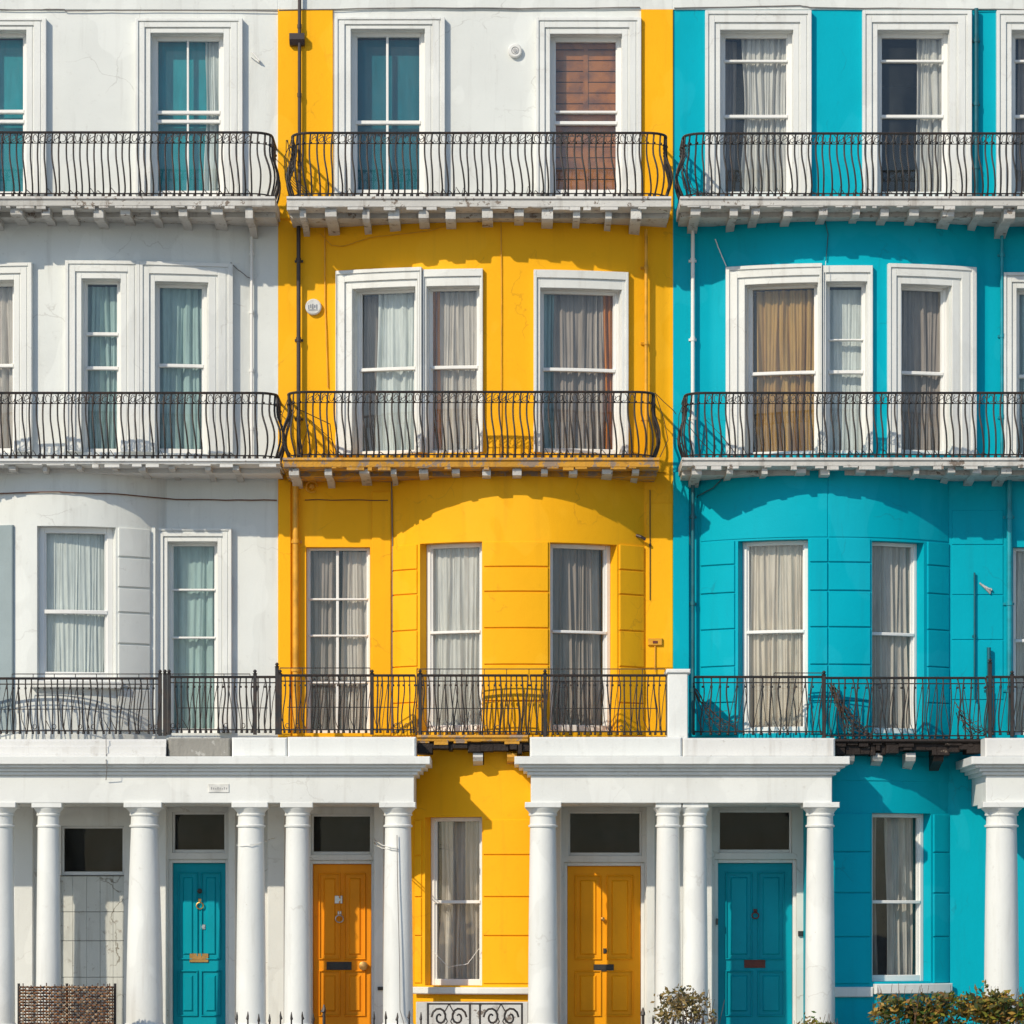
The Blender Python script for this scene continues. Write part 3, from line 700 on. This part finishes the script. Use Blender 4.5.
    for (fl_, xx, sg) in ((lend, x0, -1), (rend, x1, 1)):
        if not fl_: continue
        cx = xx-sg*rc
        spots_ = [(cx+sg*rc*math.sin(t), n-rc+rc*math.cos(t), t) for t in (.35, .75, 1.15)]+[(xx, (n-rc)*j/4, math.pi/2) for j in (1, 2, 3, 4)]
        for (px_, pn_, ang) in spots_:
            o = bpy.data.objects.new('baluster', rnd.choice(vs)); COL.objects.link(o); o.parent = root
            o.location = Vector((px_, -pn_, zb))-org; o.rotation_euler.z = sg*ang+rnd.uniform(-.25, .25)
            o.scale = (1, rnd.uniform(.9, 1.5), 1)
    if style == 'belly':
        for a, b in zip(xsb, xsb[1:]):
            c = (a+b)/2; rr_ = (b-a)*.30; zc = zr-.068; sc = MB()
            t0 = rnd.uniform(0, 6.28); tt = rnd.uniform(.6, .9)
            sc.tube([(c+rr_*math.cos(t0+t/9*6.28*tt), n, zc+.045*math.sin(t0+t/9*6.28*tt)) for t in range(10)], .0055, 4)
            if rnd.random() < .55: sc.tube([(a, n, zc-.03), (c, n+.004, zc+.02*rnd.uniform(-1, 1)), (b, n, zc+.03)], .005, 4)
            sc.build('scroll', M['iron'], root)
            if rnd.random() < .45:
                MB().tube([(a+.01, n, zb+.04), (a+.03, n+.01, zb+.04+rnd.uniform(.02, .09)), (b-.01, n, zb+.04)], .006, 4).build('loose_wire', M['iron'], root)
    else:
        for a, b in zip(xsb, xsb[1:]):
            q = rnd.random(); sc = MB()
            if q < .45: sc.tube([(a, n, zb+.05), (a+.02, n+.015, zb+H*.3), ((a+b)/2, n+.02, zb+H*.55), (b, n, zr-.08)], .006, 4)
            elif q < .8: sc.tube([(b, n, zb+.05), ((a+b)/2+rnd.uniform(-.03, .03), n+.02, zb+H*.25), (a, n, zb+H*.8)], .006, 4)
            else: sc.tube([(a+(b-a)*.5+.022*math.cos(t), n+.003, zb+.09+.03*math.sin(t)) for t in [k*.7 for k in range(10)]], .005, 4)
            sc.build('scroll', M['iron'], root)
        for (ea, eb, ey) in (yextra or ()):
            sc = MB(); xa, xb = wx(ea, n), wx(eb, n); ze = wz(ey, n)
            sc.tube([(xa, n, ze), (xb, n, ze)], .008, 4)
            k = max(2, int((xb-xa)/.25))
            for j in range(k+1): sc.tube([(xa+(xb-xa)*j/k, n, zr), (xa+(xb-xa)*j/k, n, ze)], .006, 4)
            sc.build('upper_rail', M['iron'], root)
    for pp in posts:
        py0 = 671 if not isinstance(pp, tuple) else pp[1]; pq = pp if not isinstance(pp, tuple) else pp[0]
        pm = MB(); X = wx(pq, n); zt = wz(py0, n)
        pm.cbox(X-.022, X+.022, n-.022, n+.022, zb-.02, zt-.04, .005); pm.lathe(X, n, [(.026, zt-.04), (.03, zt-.03), (.012, zt-.022), (.024, zt-.008), (.018, zt+.01), (.002, zt+.02)], 10)
        pm.build('post', M['iron'], root)
    return root
def wires(root, name, segs, mat='iron', r=.006, label=None):
    for pts in segs: o = MB().tube([(wx(p[0], p[2]), p[2], wz(p[1], p[2])) for p in pts], r, 4).build(name, M[mat], root)
    if label: o['label'] = label
    return o
# top floor
b = balcony(white, -295, 271, 132.5, 197, 206, lend=False, brackets=(-280, 262, 28), label='long top balcony with bellied iron balusters')
b = balcony(yellow, 291, 667, 133, 197, 207, brackets=(302, 655, 29), label='top balcony with bellied iron balusters')
wires(b, 'loose_wire', [[(289+random.uniform(-3, 3), 140, .9), (284+k*2, 158, .85), (286+k*2.5, 180, .8), (300+k*3, 195, .8)] for k in range(5)])
b = balcony(blue, 684, 1290, 133.5, 197, 206, rend=False, brackets=(697, 1280, 30), label='top balcony on the turquoise house')
wires(b, 'loose_wire', [[(690, 138+k*3, .9), (680+k, 165, .85), (684+k*3, 188, .8), (700+k*3, 196, .8)] for k in range(4)])
# second floor
balcony(white, -295, 276, 393, 459, 464, lend=False, brackets=(-280, 270, 33), bh=.08, bw=6, slabmat='slabw', fmat='slab')
b = balcony(yellow, 287, 655, 392, 458, 467, brackets=(296, 665, 31), bh=.10, bw=8, slabmat='yslab', fmat='slab', label='second floor balcony with yellow stained edge')
wires(b, 'loose_wire', [[(655, 393, .95), (664, 402, .9), (673, 410, .6), (676, 414, .4)], [(656, 395, .9), (664, 420, .85), (668, 440, .8), (660, 457, .8)], [(289, 396, .9), (282, 415, .9), (280, 440, .85), (292, 456, .8)], [(300, 456, .9), (310, 420, .5), (332, 440, .4), (338, 456, .6)], [(286, 430, .9), (296, 408, .8), (330, 424, .6), (334, 456, .5)]])
b = balcony(blue, 686, 1290, 393, 458, 466, rend=False, brackets=(700, 1280, 31), bh=.10, bw=8, slabmat='slab', label='second floor balcony on the turquoise house')
wires(b, 'loose_wire', [[(686, 396, .9), (679, 415, .85), (678, 440, .8), (692, 456, .8)], [(692, 398, .9), (684, 420, .85), (700, 440, .8), (716, 456, .8)], [(700, 455, .7), (706, 420, .5), (722, 436, .5), (738, 457, .6)]])
# first floor railings
b = balcony(white, -295, 160, 678.5, 734, 0, n=.9, style='irr', slab=False, lend=False, rend=False, spacing=.078, posts=(160, 165), yextra=[(12, 160, 674)], midrail=(0, .05))
b = balcony(white, 170, 276, 677, 733, 0, n=.9, style='irr', slab=False, lend=False, rend=False, spacing=.07, posts=(169, 255, (277, 664)), midrail=(.1, .1), yextra=[(172, 250, 674)])
b = balcony(yellow, 279, 415, 675.5, 733, 0, n=.9, style='irr', slab=False, lend=False, rend=False, spacing=.066, posts=(280, 372), yextra=[(280, 370, 668)], midrail=(.1, .2))
b = balcony(yellow, 417, 528, 675.5, 735, 741, n=.9, style='irr', slabmat='yslab', lend=False, rend=False, spacing=.066, posts=(420, 545), yextra=[(417, 529, 669)], midrail=(.0, .1), label='first floor balcony slab with flaking yellow edge')
b2 = balcony(yellow, 530, 666, 675.5, 735, 0, n=.9, style='irr', slab=False, lend=False, rend=False, spacing=.07, posts=(), yextra=[(529, 665, 669)], midrail=(.3, .1))
balcony(blue, 694, 822, 677, 735, 0, n=.9, style='irr', slab=False, lend=False, rend=False, spacing=.10, posts=(), yextra=[(774, 822, 673)])
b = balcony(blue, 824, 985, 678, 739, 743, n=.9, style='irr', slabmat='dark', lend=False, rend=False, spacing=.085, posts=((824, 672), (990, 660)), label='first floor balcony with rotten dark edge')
balcony(blue, 986, 1290, 677, 735, 0, n=.9, style='irr', slab=False, lend=False, rend=False, spacing=.09, posts=((1012, 672),))
# climbing dead stems
rnd = random.Random(5)
def stems(name, label, p0, y0, p1, y1, k, n=.86):
    mb = MB()
    for i in range(k):
        a = [p0+rnd.uniform(0, 6), y0+rnd.uniform(0, 14)]; e = [p1+rnd.uniform(-30, 6), y1-rnd.uniform(0, 6)]
        pts = []
        for t in range(9):
            u = t/8; pts.append((wx(a[0]+(e[0]-a[0])*u+rnd.uniform(-1.5, 1.5), n), n+rnd.uniform(-.06, .03), wz(a[1]+(e[1]-a[1])*(1-(1-u)**1.8)+rnd.uniform(-1.5, 1.5), n)))
        mb.tube(pts, [.008-.0006*t for t in range(9)], 4)
        for t in (3, 5, 6):
            q = pts[t]; mb.tube([q, (q[0]+.05*rnd.uniform(-1, 1.5), q[1]+.02, q[2]+rnd.uniform(-.02, .08)), (q[0]+.12*rnd.uniform(-.5, 1.5), q[1]+.03, q[2]+rnd.uniform(-.06, .1))], .004, 4)
    o = mb.build(name, M['twig']); tag(o, label, 'climber')
stems('dead_climber', 'bare dark climber stems on the railing left of the cream curtain', 692, 680, 745, 735, 5)
stems('dead_climber', 'dense bare climber stems on the railing between the two turquoise bow windows', 829, 682, 880, 738, 13)
stems('dead_climber', 'bare twisted stems on the railing at the far right of the first floor', 955, 700, 1000, 738, 6)
# dark undersides between porticos
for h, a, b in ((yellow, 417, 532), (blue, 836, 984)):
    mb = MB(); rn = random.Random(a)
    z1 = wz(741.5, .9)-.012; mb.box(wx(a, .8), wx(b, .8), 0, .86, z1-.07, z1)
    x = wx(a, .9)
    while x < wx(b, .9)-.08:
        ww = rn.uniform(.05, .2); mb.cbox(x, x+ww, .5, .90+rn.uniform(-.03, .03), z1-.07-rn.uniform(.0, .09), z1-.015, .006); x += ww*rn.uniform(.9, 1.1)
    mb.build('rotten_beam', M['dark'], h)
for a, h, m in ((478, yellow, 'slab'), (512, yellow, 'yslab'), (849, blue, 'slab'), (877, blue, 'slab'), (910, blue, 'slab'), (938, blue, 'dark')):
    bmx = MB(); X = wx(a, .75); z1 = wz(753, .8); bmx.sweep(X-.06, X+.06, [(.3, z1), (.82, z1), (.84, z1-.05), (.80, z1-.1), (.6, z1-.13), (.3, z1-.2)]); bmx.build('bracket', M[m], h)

# ------------------------------------------------------------------ porticos
def column(root, px0, px1, y_cap=803, n=1.17, flare=1.0, abm=1.40, ring=827):
    pc = (px0+px1)/2; X = wx(pc, n); rb = (px1-px0)/2/PX*(CD-n)/CD; rtp = rb*(.86/flare)
    zt = wz(y_cap, n); zr = wz(ring, n); z0 = 0.0
    prof = [(rb*1.28, z0+.0), (rb*1.28, z0+.06), (rb*1.22, z0+.10), (rb*1.10, z0+.12), (rb*1.14, z0+.16), (rb*1.02, z0+.2)]
    for i in range(11):
        t = i/10; prof.append((rb-(rb-rtp)*t**1.5, z0+.2+(zr-z0-.2)*t))
    c = MB().lathe(X, n, prof, 36).build('column', M['trim'], root, angle=40)
    h = zt-zr
    cp = [(rtp*1.0, zr-.005), (rtp*1.12, zr), (rtp*1.14, zr+.018), (rtp*1.02, zr+.03), (rtp*1.0, zr+h*.45), (rtp*1.10, zr+h*.47), (rtp*1.12, zr+h*.53), (rtp*1.06, zr+h*.56), (rtp*1.16, zr+h*.66), (rtp*1.32, zr+h*.74), (rtp*1.36, zr+h*.80)]
    mb = MB().lathe(X, n, cp, 32); ab = rtp*abm; mb.cbox(X-ab, X+ab, n-ab, n+ab, zr+h*.79, zt+.004, .006)
    mb.build('capital', M['trim'], c, angle=35)
    return c
def portico(label, p0, p1, cols, lend, rend, parapet):
    N = 1.36
    a, b = wx(p0, N), wx(p1, N); r = thing('entrance_portico', ((a+b)/2, -.6, 0), label, 'portico', 'white porticos along the terrace')
    zf0, zf1, zc1 = wz(803, N), wz(775, N), wz(757.2, N)
    e = MB(); e.cbox(a, b, .01, N, zf0, zf1, .006)
    oa, ob = (.12 if lend else 0), (.12 if rend else 0)
    # cornice mouldings, returned at the free ends
    lay = [(0, zf1, wz(771.5, N), .045), (1, wz(771.5, N), wz(768, N), .09), (2, wz(768, N), wz(765, N), .145), (3, wz(765, N), zc1, .20)]
    for i, z0, z1, pr in lay:
        e.cbox(a-(pr if lend else 0), b+(pr if rend else 0), .012+i*.001, N+pr, z0, z1+.0005*i, .008)
    e.build('entablature', M['trim'], r)
    c = MB(); c.box(a+.25, b-.25, .03, N-.3, zf0-.008, zf0+.02); c.build('soffit', M['cream'], r)
    f = MB(); f.cbox(a-.1, b+.1, -.02, N+.1, PAV, 0, .02); f.build('porch_floor', M['paving'], r)
    for q in parapet: 
        (x0, x1, y0, y1, nn, mat, nm, lb) = q
        m = MB(); 
        if nm == 'moulded': m.sweep(wx(x0, N), wx(x1, N), [(.5, wz(y1, N)), (nn+.05, wz(y1, N)), (nn+.05, wz(y1, N)+.04), (nn+.02, wz(y1, N)+.06), (nn+.02, wz(y0, N)-.10), (nn-.01, wz(y0, N)-.08), (nn-.01, wz(y0, N)-.03), (nn-.04, wz(y0, N)), (.5, wz(y0, N))]); nm = 'parapet'
        else: m.cbox(wx(x0, N), wx(x1, N), nn-.42, nn, wz(y1, N), wz(y0, N), .02)
        o = m.build(nm, M[mat], r)
        if lb: o['label'] = lb
    for cc in cols: column(r, *cc[:2], **(cc[2] if len(cc) > 2 else {}))
    return r
P1 = portico('long white portico over the teal and orange doors at the left', -300, 414, [(-14, 15), (36, 61), (126, 163, dict(flare=1.18)), (236, 266), (284, 311), (383, 413)], False, True,
   [(-300, 166, 739, 758, 1.36, 'slabw', 'moulded', None), (168, 230, 738, 757.5, 1.33, 'stone', 'stone_slab', 'weathered grey stone slab'), (232, 287.2, 737.5, 757.5, 1.38, 'trim', 'parapet', None), (287.8, 416, 737, 757.5, 1.38, 'trim', 'parapet', None)])
P2 = portico('white portico over the yellow door and the teal door with red letterbox', 531, 832, [(528, 558), (655, 681, dict(abm=1.15)), (682, 708, dict(abm=1.15)), (805, 835)], True, True,
   [(530, 682, 737, 757.5, 1.38, 'trim', 'parapet', None), (682.6, 835, 738, 757.5, 1.37, 'slabw', 'parapet', None)])
pm = MB(); X0, X1 = wx(668, 1.2), wx(688, 1.2); zt = wz(669, 1.2)
pm.cbox(X0, X1, .55, 1.2, wz(739, 1.3), zt-.05, .012); pm.cbox(X0-.02, X1+.03, .52, 1.23, zt-.05, zt, .012); pm.build('parapet_pier', M['trim'], P2)
P3 = portico('white portico with one column showing at the right edge', 986, 1300, [(984, 1019), (1230, 1262)], True, False,
   [(985, 1300, 738, 757.5, 1.38, 'slabw', 'parapet', None)])
# number plate on the frieze (illegible scratches)
N = 1.362; mb = MB().cbox(wx(208.5, N), wx(229, N), 1.355, 1.372, wz(792.5, N), wz(784, N), .003); pl_ = mb.build('name_plate', M['signw'], P1)
mb = MB(); x = wx(211, N)
for k in range(8):
    mb.box(x, x+.014, 1.372, 1.3735, wz(789.5, N), wz(787+(k % 3)*.6, N)); x += .026
mb.build('lettering', M['inkg'], pl_)
wires(P1, 'cord', [[(374, 838, .1), (376, 841, .6), (382, 845, 1.15), (390, 847, 1.34), (398, 848, 1.36)], [(374, 842, .1), (376, 845, .6), (382, 848, 1.15), (390, 849, 1.34), (398, 850, 1.36)]], 'frame', .006)
wires(P1, 'cord', [[(236.5, 845, 1.17), (241, 846, 1.31), (250, 845, 1.365), (260, 843, 1.31), (264, 842, 1.17), (270, 839, .5), (275, 838, .1)]], 'frame', .005)
wires(P1, 'cable', [[(397, 835, 1.36), (397.5, 880, 1.375), (398.5, 920, 1.385), (399.5, 960, 1.39), (400, 1010, 1.4), (404, 1024, 1.4)]], 'cable', .006)
wires(P1, 'cable', [[(106, 737, 1.4), (106.3, 757, 1.42), (106, 760, 1.58), (107, 768, 1.56), (106, 780, 1.4)]], 'cable', .005)
# porch bits
wires(white, 'conduit', [[(146, 870, .12), (146, 1000, .12)]], 'frame', .02)

# steps up to the doors
for (a, b, lab) in ((172, 372, 'stone steps rising to the teal and orange doors'), (560, 800, 'stone steps rising to the yellow door and the teal door beside it')):
    mb = MB()
    for k in range(4): mb.cbox(wx(a), wx(b), 1.46, 2.5-.26*k-.001*k, PAV+.001*k, PAV+(k+1)*.17-.01*k, .012)
    tag(mb.build('steps', M['paving']), lab, 'steps')

# ------------------------------------------------------------------ pipes, boxes, cables on the walls
def pipe(house, px, y0, y1, r, mat, n=.07, bow=FLAT, clips=3, name='downpipe', label=None):
    x = bx(px, bow); mb = MB(bow); za, zb = wz(y0), wz(y1)
    mb.tube([(x, n, za), (x, n, zb)], r, 12)
    for k in range(clips):
        z = za+(zb-za)*(k+.5)/clips; mb.tube([(x, n, z-.025), (x, n, z+.025)], r*1.3, 12); mb.box(x-r*2, x+r*2, -.01, .02, z-.015, z+.015)
    o = mb.build(name, M[mat], house)
    if label: o['label'] = label
    return o
ypipe = plain('yellow_pipe', (0.80, 0.38, 0.02), .4); M['ypipe'] = ypipe; M['bpipe'] = plain('turquoise_pipe', (0.005, 0.30, 0.38), .4)
M['tpipe'] = plain('dark_teal_pipe', (0.004, 0.12, 0.16), .4)
p = pipe(yellow, 300, -6, 200, .022, 'pipe', .10, label='dark brown downpipe beside the top balcony')
mb = MB(); mb.sweep(wx(290), wx(305), [(.03, wz(36)), (.15, wz(36)), (.15, wz(42)), (.10, wz(47)), (.03, wz(47))]); mb.build('hopper', M['pipe'], p)
pipe(yellow, 299, 222, 459, .026, 'pipe', .09, label='dark brown downpipe')
pipe(yellow, 296, 478, 734, .038, 'ypipe', .08, clips=2)
pipe(yellow, 644, 232, 458, .022, 'ypipe', .08, bow=BY2)
pipe(yellow, 650, 490, 600, .006, 'pipe', .02, clips=1, name='conduit')
pipe(white, 252, 225, 458, .018, 'frame', .06, clips=4)
pipe(blue, 692.5, 222, 458, .024, 'frame', .08, label='white downpipe')
pipe(blue, 692.5, 474, 734, .024, 'tpipe', .10)
pipe(blue, 975.5, 10, 200, .026, 'tpipe', .08)
pipe(blue, 1001, 215, 458, .022, 'bpipe', .08)
pipe(blue, 1008.5, 474, 734, .035, 'bpipe', .08)
pipe(blue, 974, 573, 700, .012, 'tpipe', .05, clips=1, name='conduit')
pipe(blue, 988, 648, 734, .026, 'tpipe', .08, clips=1, name='vent_pipe')
for (h, px, py, rr, nm, mk) in ((yellow, 313.5, 307.5, 8, 'alarm_box', True), (yellow, 515, 51.5, 7, 'vent', False)):
    X, Z = wx(px), wz(py); n0 = 0 if py < 200 else 0.0
    mb = MB(); q = rr/PX; mb.tube([(X, n0, Z), (X, n0+.05, Z), (X, n0+.06, Z)], [q, q, q*.86], 20)
    o = mb.build(nm, M['signw'], h)
    mb = MB()
    if mk:
        for k in range(5): mb.box(X-q*.6+k*q*.25, X-q*.5+k*q*.25, n0+.0605, n0+.063, Z-.03+(k % 2)*.015, Z+.02+(k % 3)*.008)
        mb.box(X-q*.6, X+q*.6, n0+.0605, n0+.0625, Z-.045, Z-.038); mb.build('marking', M['ink'], o)
    else:
        mb.tube([(X+q*.5*math.cos(t/12*6.28), n0+.062, Z+q*.5*math.sin(t/12*6.28)) for t in range(13)], .006, 5); mb.tube([(X, n0+.05, Z), (X, n0+.07, Z)], q*.3, 10); mb.build('grille', M['inkg'], o)
mb = MB(); X, Z = wx(255), wz(57); mb.tube([(X-.03, 0, Z+.06), (X-.03, .06, Z+.05), (X+.06, .07, Z-.06), (X+.05, 0, Z-.07)], .009, 6); mb.tube([(X-.05, 0, Z+.0), (X-.04, .04, Z-.01), (X+.05, .05, Z-.07)], .006, 6); mb.build('wall_hook', M['frame'], white)
mb = MB(); X, Z = wx(655), wz(642); mb.cbox(X-.09, X+.09, 0, .05, Z-.045, Z+.045, .008); mb.tube([(X, .03, Z-.04), (X, .03, Z-.38)], .008, 6); o = mb.build('meter_box', M['ypipe'], yellow); mb = MB(); mb.cbox(X-.03, X+.03, .05, .06, Z-.02, Z+.01, .003); mb.build('cover', M['rustred'], o)
mb = MB(); X, Z = wx(986), wz(588); 
for k in range(4): mb.tube([(X-.08+k*.03, .01, Z+.06-k*.02), (X-.02+k*.03, .05, Z-.01*k), (X+.05, .03, Z-.07+.02*k)], .012, 5)
mb.build('broken_fitting', M['inkg'], blue)
mb = MB(); X, Z = wx(641), wz(538); mb.tube([(X-.06, .0, Z), (X-.05, .1, Z+.02), (X, .13, Z), (X+.05, .12, Z-.03)], .02, 8); mb.build('outdoor_lamp', M['pipe'], yellow)
mb = MB(); X, Z = wx(312), wz(487); mb.tube([(X+.07*math.cos(t/14*6.28), .05, Z+.07*math.sin(t/14*6.28)) for t in range(13)], .014, 7); mb.tube([(X, 0, Z), (X, .06, Z)], .03, 10); mb.build('cable_coil', M['ypipe'], yellow)
mb = MB(); X, Z = wx(722, .02), wz(920); mb.cbox(wx(716.5), wx(718), -.05, .02, Z-.06, Z+.02); mb.build('bell_push', M['black'], blue)
mb = MB(); mb.cbox(wx(798), wx(803), -.0, .04, wz(936), wz(931)); mb.build('bell_push', M['black'], blue)
mb = MB(); mb.cbox(wx(378), wx(384), .1, .13, wz(990), wz(986.5)); mb.build('bell_push', M['black'], yellow)
def cable(house, pts, mat='cable', r=.007, bow=FLAT, n=.03):
    mb = MB(bow); P = []
    for (p, q) in zip(pts, pts[1:]):
        for k in range(6):
            u = k/6; P.append((bx(p[0]+(q[0]-p[0])*u, bow), n+random.uniform(-.004, .004), wz(p[1]+(q[1]-p[1])*u+random.uniform(-.35, .35))))
    P.append((bx(pts[-1][0], bow), n, wz(pts[-1][1])))
    mb.tube(P, r, 5); return mb.build('cable', M[mat], house)
cable(white, [(-60, 10), (30, 10.5), (64, 9.8), (66, 11.5), (130, 11), (278, 12)], n=.035)
cable(yellow, [(279, 11), (400, 8.5), (520, 9), (640, 8)], n=.035); cable(blue, [(674, 9), (800, 6.5), (815, 8.5), (960, 9.5), (1060, 11)], n=.035)
cable(white, [(-60, 499.5), (60, 498), (130, 498.5), (200, 500), (277, 500.5)], 'brownc', .008, BW1)
cable(yellow, [(305, 500), (388, 500.5)], 'brownc', .006); cable(yellow, [(391, 466), (392, 500), (392.5, 545), (392, 733)], 'cable', .008, FLAT, .03)
cable(yellow, [(501, 222), (501.5, 300), (501, 460)], 'ypipe', .006, BY2, .02)
cable(yellow, [(325, 222), (325, 300), (328, 388)], 'ypipe', .008, FLAT, .02)
cable(white, [(230, 264), (236, 270), (247, 278), (252, 280)], 'cable', .006, BW2, .05)
cable(yellow, [(320, 234), (332, 246), (345, 247), (370, 240), (430, 236), (452, 230)], 'ypipe', .006, BY2, .03)
cable(blue, [(716, 240), (722, 256), (727, 268)], 'frame', .007, BB2, .03); cable(blue, [(824, 222), (828, 240), (826, 266)], 'tpipe', .007, BB2, .03)
cable(blue, [(680, 500), (689, 520), (690, 545)], 'tpipe', .008); cable(blue, [(697, 498), (715, 490), (728, 478)], 'tpipe', .01, BB1, .05)
cable(blue, [(825.5, 268), (825, 350), (824.5, 455)], 'frame', .004, BB2, .14)
cable(yellow, [(429, 950), (446, 967), (466, 963), (478, 948)], 'frame', .004, BY1, -.08)

# ------------------------------------------------------------------ area railings, hedge, shrub, wicker screen
def area_rail(p0, p1, y, label, n=2.3, tall=()):
    x0, x1 = wx(p0, n), wx(p1, n); zt = wz(y, n); k = max(2, round((x1-x0)/.125))
    r = thing('area_railing', ((x0+x1)/2, -n, PAV), label, 'railing', 'low iron railings in front of the houses')
    rb = MB(); rb.cbox(x0-.02, x1+.02, n-.02, n+.02, zt-.19, zt-.17, .003); rb.cbox(x0-.02, x1+.02, n-.02, n+.02, PAV+.1, PAV+.12, .003); rb.build('rail', M['iron'], r)
    for i in range(k+1):
        X = x0+(x1-x0)*i/k; big = i in tall; q = 1.8 if big else 1; h = zt+(.10 if big else random.uniform(-.02, .02)); mb = MB()
        mb.tube([(X, n, PAV), (X, n, h-.10), (X+random.uniform(-.01, .01), n, h-.085), (X, n, h-.05), (X, n, h)], [.010*q, .010*q, .018*q, .013*q, .004*q], 6)
        mb.build('spike' if not big else 'post', M['iron'], r)
    return r
area_rail(237, 324, 1013, 'low spiked iron railing in front of the orange door and white columns', tall=(8,))
area_rail(374, 421, 1012, 'short spiked iron railing in front of the column right of the orange door')
area_rail(643, 713, 1016, 'iron railing with tall post and shrub between the yellow and teal doors', tall=(0,))
# scroll panel
n = 2.0; x0, x1 = wx(428, n), wx(522, n); zt = wz(1003, n)
r = thing('scroll_railing', ((x0+x1)/2, -n, PAV), 'ornate scrolled iron panel railing below the ground floor window of the yellow house', 'railing')
mb = MB(); mb.cbox(x0, x1, n-.015, n+.015, zt-.02, zt, .003); mb.cbox(x0, x1, n-.015, n+.015, PAV+.1, PAV+.12, .003)
for X in (x0, (x0+x1)/2-.06, (x0+x1)/2+.06, x1): mb.cbox(X-.012, X+.012, n-.012, n+.012, PAV, zt, .003)
mb.build('rail_frame', M['iron'], r)
for sx, ex in ((x0, (x0+x1)/2-.06), ((x0+x1)/2+.06, x1)):
    mb = MB(); cx = (sx+ex)/2
    for sgn in (-1, 1):
        for zc in (zt-.17, zt-.50, zt-.83):
            cc = cx+sgn*.11
            mb.tube([(cc+sgn*(.10-.0055*t)*math.cos(t*.55), n, zc+(.12-.006*t)*math.sin(t*.55)) for t in range(17)], .013, 6)
            mb.tube([(cx, n, zc+.16), (cx+sgn*.06, n, zc+.05), (cx+sgn*.02, n, zc-.05), (cx+sgn*.08, n, zc-.15)], .008, 5)
    mb.build('scrollwork', M['iron'], r)
# low wall behind the scroll panel
mb = MB(); mb.cbox(wx(416, 1.2), wx(528, 1.2), 1.0, 1.2, PAV, wz(1002, 1.2), .01)
tag(mb.build('low_wall', M['slab']), 'low white wall below the ground floor window behind the scrolled railing', 'wall')
def foliage(name, label, cat, p0, p1, y, n0, n1, count, mat, size=.035, stems_=True, wild=.10, seed=1):
    rn = random.Random(seed); nm = (n0+n1)/2; x0, x1 = wx(p0, nm), wx(p1, nm); zt = wz(y, nm)
    r = thing(name, ((x0+x1)/2, -nm, PAV), label, cat); mb = MB()
    blobs = [(rn.uniform(x0+.1, x1-.1), rn.uniform(n0, n1), zt-rn.uniform(.02, wild+.1), rn.uniform(.08, .2)) for _ in range(int((x1-x0)*16)+4)]
    for i in range(count):
        if rn.random() < .55:
            b = rn.choice(blobs); d = Vector((rn.gauss(0, 1), rn.gauss(0, 1), rn.gauss(0, 1))); d.normalize(); q = b[3]*rn.uniform(.5, 1.05)
            p = Vector((b[0]+d.x*q, -b[1]+d.y*q, b[2]-.08+d.z*q))
        else:
            X = rn.uniform(x0, x1); hh = zt-.04-wild*(.5+.5*math.sin(X*9+seed))*rn.random()-.25*((2*(X-x0)/(x1-x0)-1)**6)
            p = Vector((X, -rn.uniform(n0, n1), PAV+.05+(hh-PAV-.05)*rn.random()**.45))
        a = Vector((rn.gauss(0, 1), rn.gauss(0, 1), rn.gauss(0, .8))).normalized(); b2 = a.orthogonal().normalized(); s = size*rn.uniform(.5, 1.3)
        i0 = len(mb.v); mb.v += [tuple(p-a*s), tuple(p+b2*s*.5), tuple(p+a*s), tuple(p-b2*s*.5)]; mb.f.append((i0, i0+1, i0+2, i0+3))
    o = mb.build('foliage', M[mat], r, smooth=False)
    tb = MB()
    for i in range(int((x1-x0)*22)):
        X = rn.uniform(x0, x1); q = rn.uniform(n0, n1); top = zt+rn.uniform(-.2, .07)
        tb.tube([(X, q, PAV), (X+rn.uniform(-.08, .08), q, (PAV+top)/2), (X+rn.uniform(-.14, .14), q, top)], [.010, .007, .003], 4)
    tb.build('stem', M['twig'], r); return r
foliage('hedge', 'clipped hedge of green and golden leaves below the turquoise ground floor window', 'hedge', 872, 1060, 988, 1.75, 2.25, 4300, 'leafg', .048, wild=.2, seed=3)
foliage('shrub', 'dry golden shrub in front of the twin white columns', 'shrub', 655, 716, 987, 1.75, 2.2, 1100, 'leafy', .034, wild=.22, seed=9)
foliage('shrub', 'small green gold shrub at the foot of the column beside the red letterbox door', 'shrub', 798, 842, 1016, 1.7, 2.1, 1600, 'leafg', .03, wild=.12, seed=4)
# woven screen
n = 1.95; x0, x1 = wx(20, n), wx(113, n); zt = wz(986, n)
r = thing('wicker_screen', ((x0+x1)/2, -n, PAV), 'rusty brown woven wicker screen standing before the boarded doorway', 'screen')
wv = MB(); rn = random.Random(2); k = 32; rows = int((zt-PAV)/.036)
for j in range(rows):
    z = PAV+.03+j*.036; c0 = x0
    segs = k//2
    for i in range(k):
        a = x0+(x1-x0)*i/k; b = x0+(x1-x0)*(i+1)/k; sg = 1 if (i+j) % 2 else -1
        wv.tube([(a-.004, n+.004*sg, z), ((a+b)/2, n+.022*sg, z+rn.uniform(-.005, .005)), (b+.004, n+.004*sg, z)], .0135, 5)
wv.build('weave', M['wicker'], r)
sk = MB()
for i in range(k+1):
    X = x0+(x1-x0)*i/k; sk.tube([(X, n, PAV), (X+rn.uniform(-.008, .008), n, zt+rn.uniform(-.02, .04))], .007, 5)
sk.build('stakes', M['twig'], r)
for X in (x0-.02, (x0+x1)/2, x1+.02): MB().tube([(X, n-.04, PAV), (X, n-.04, zt+.03)], .016, 8).build('post', M['iron'], r)
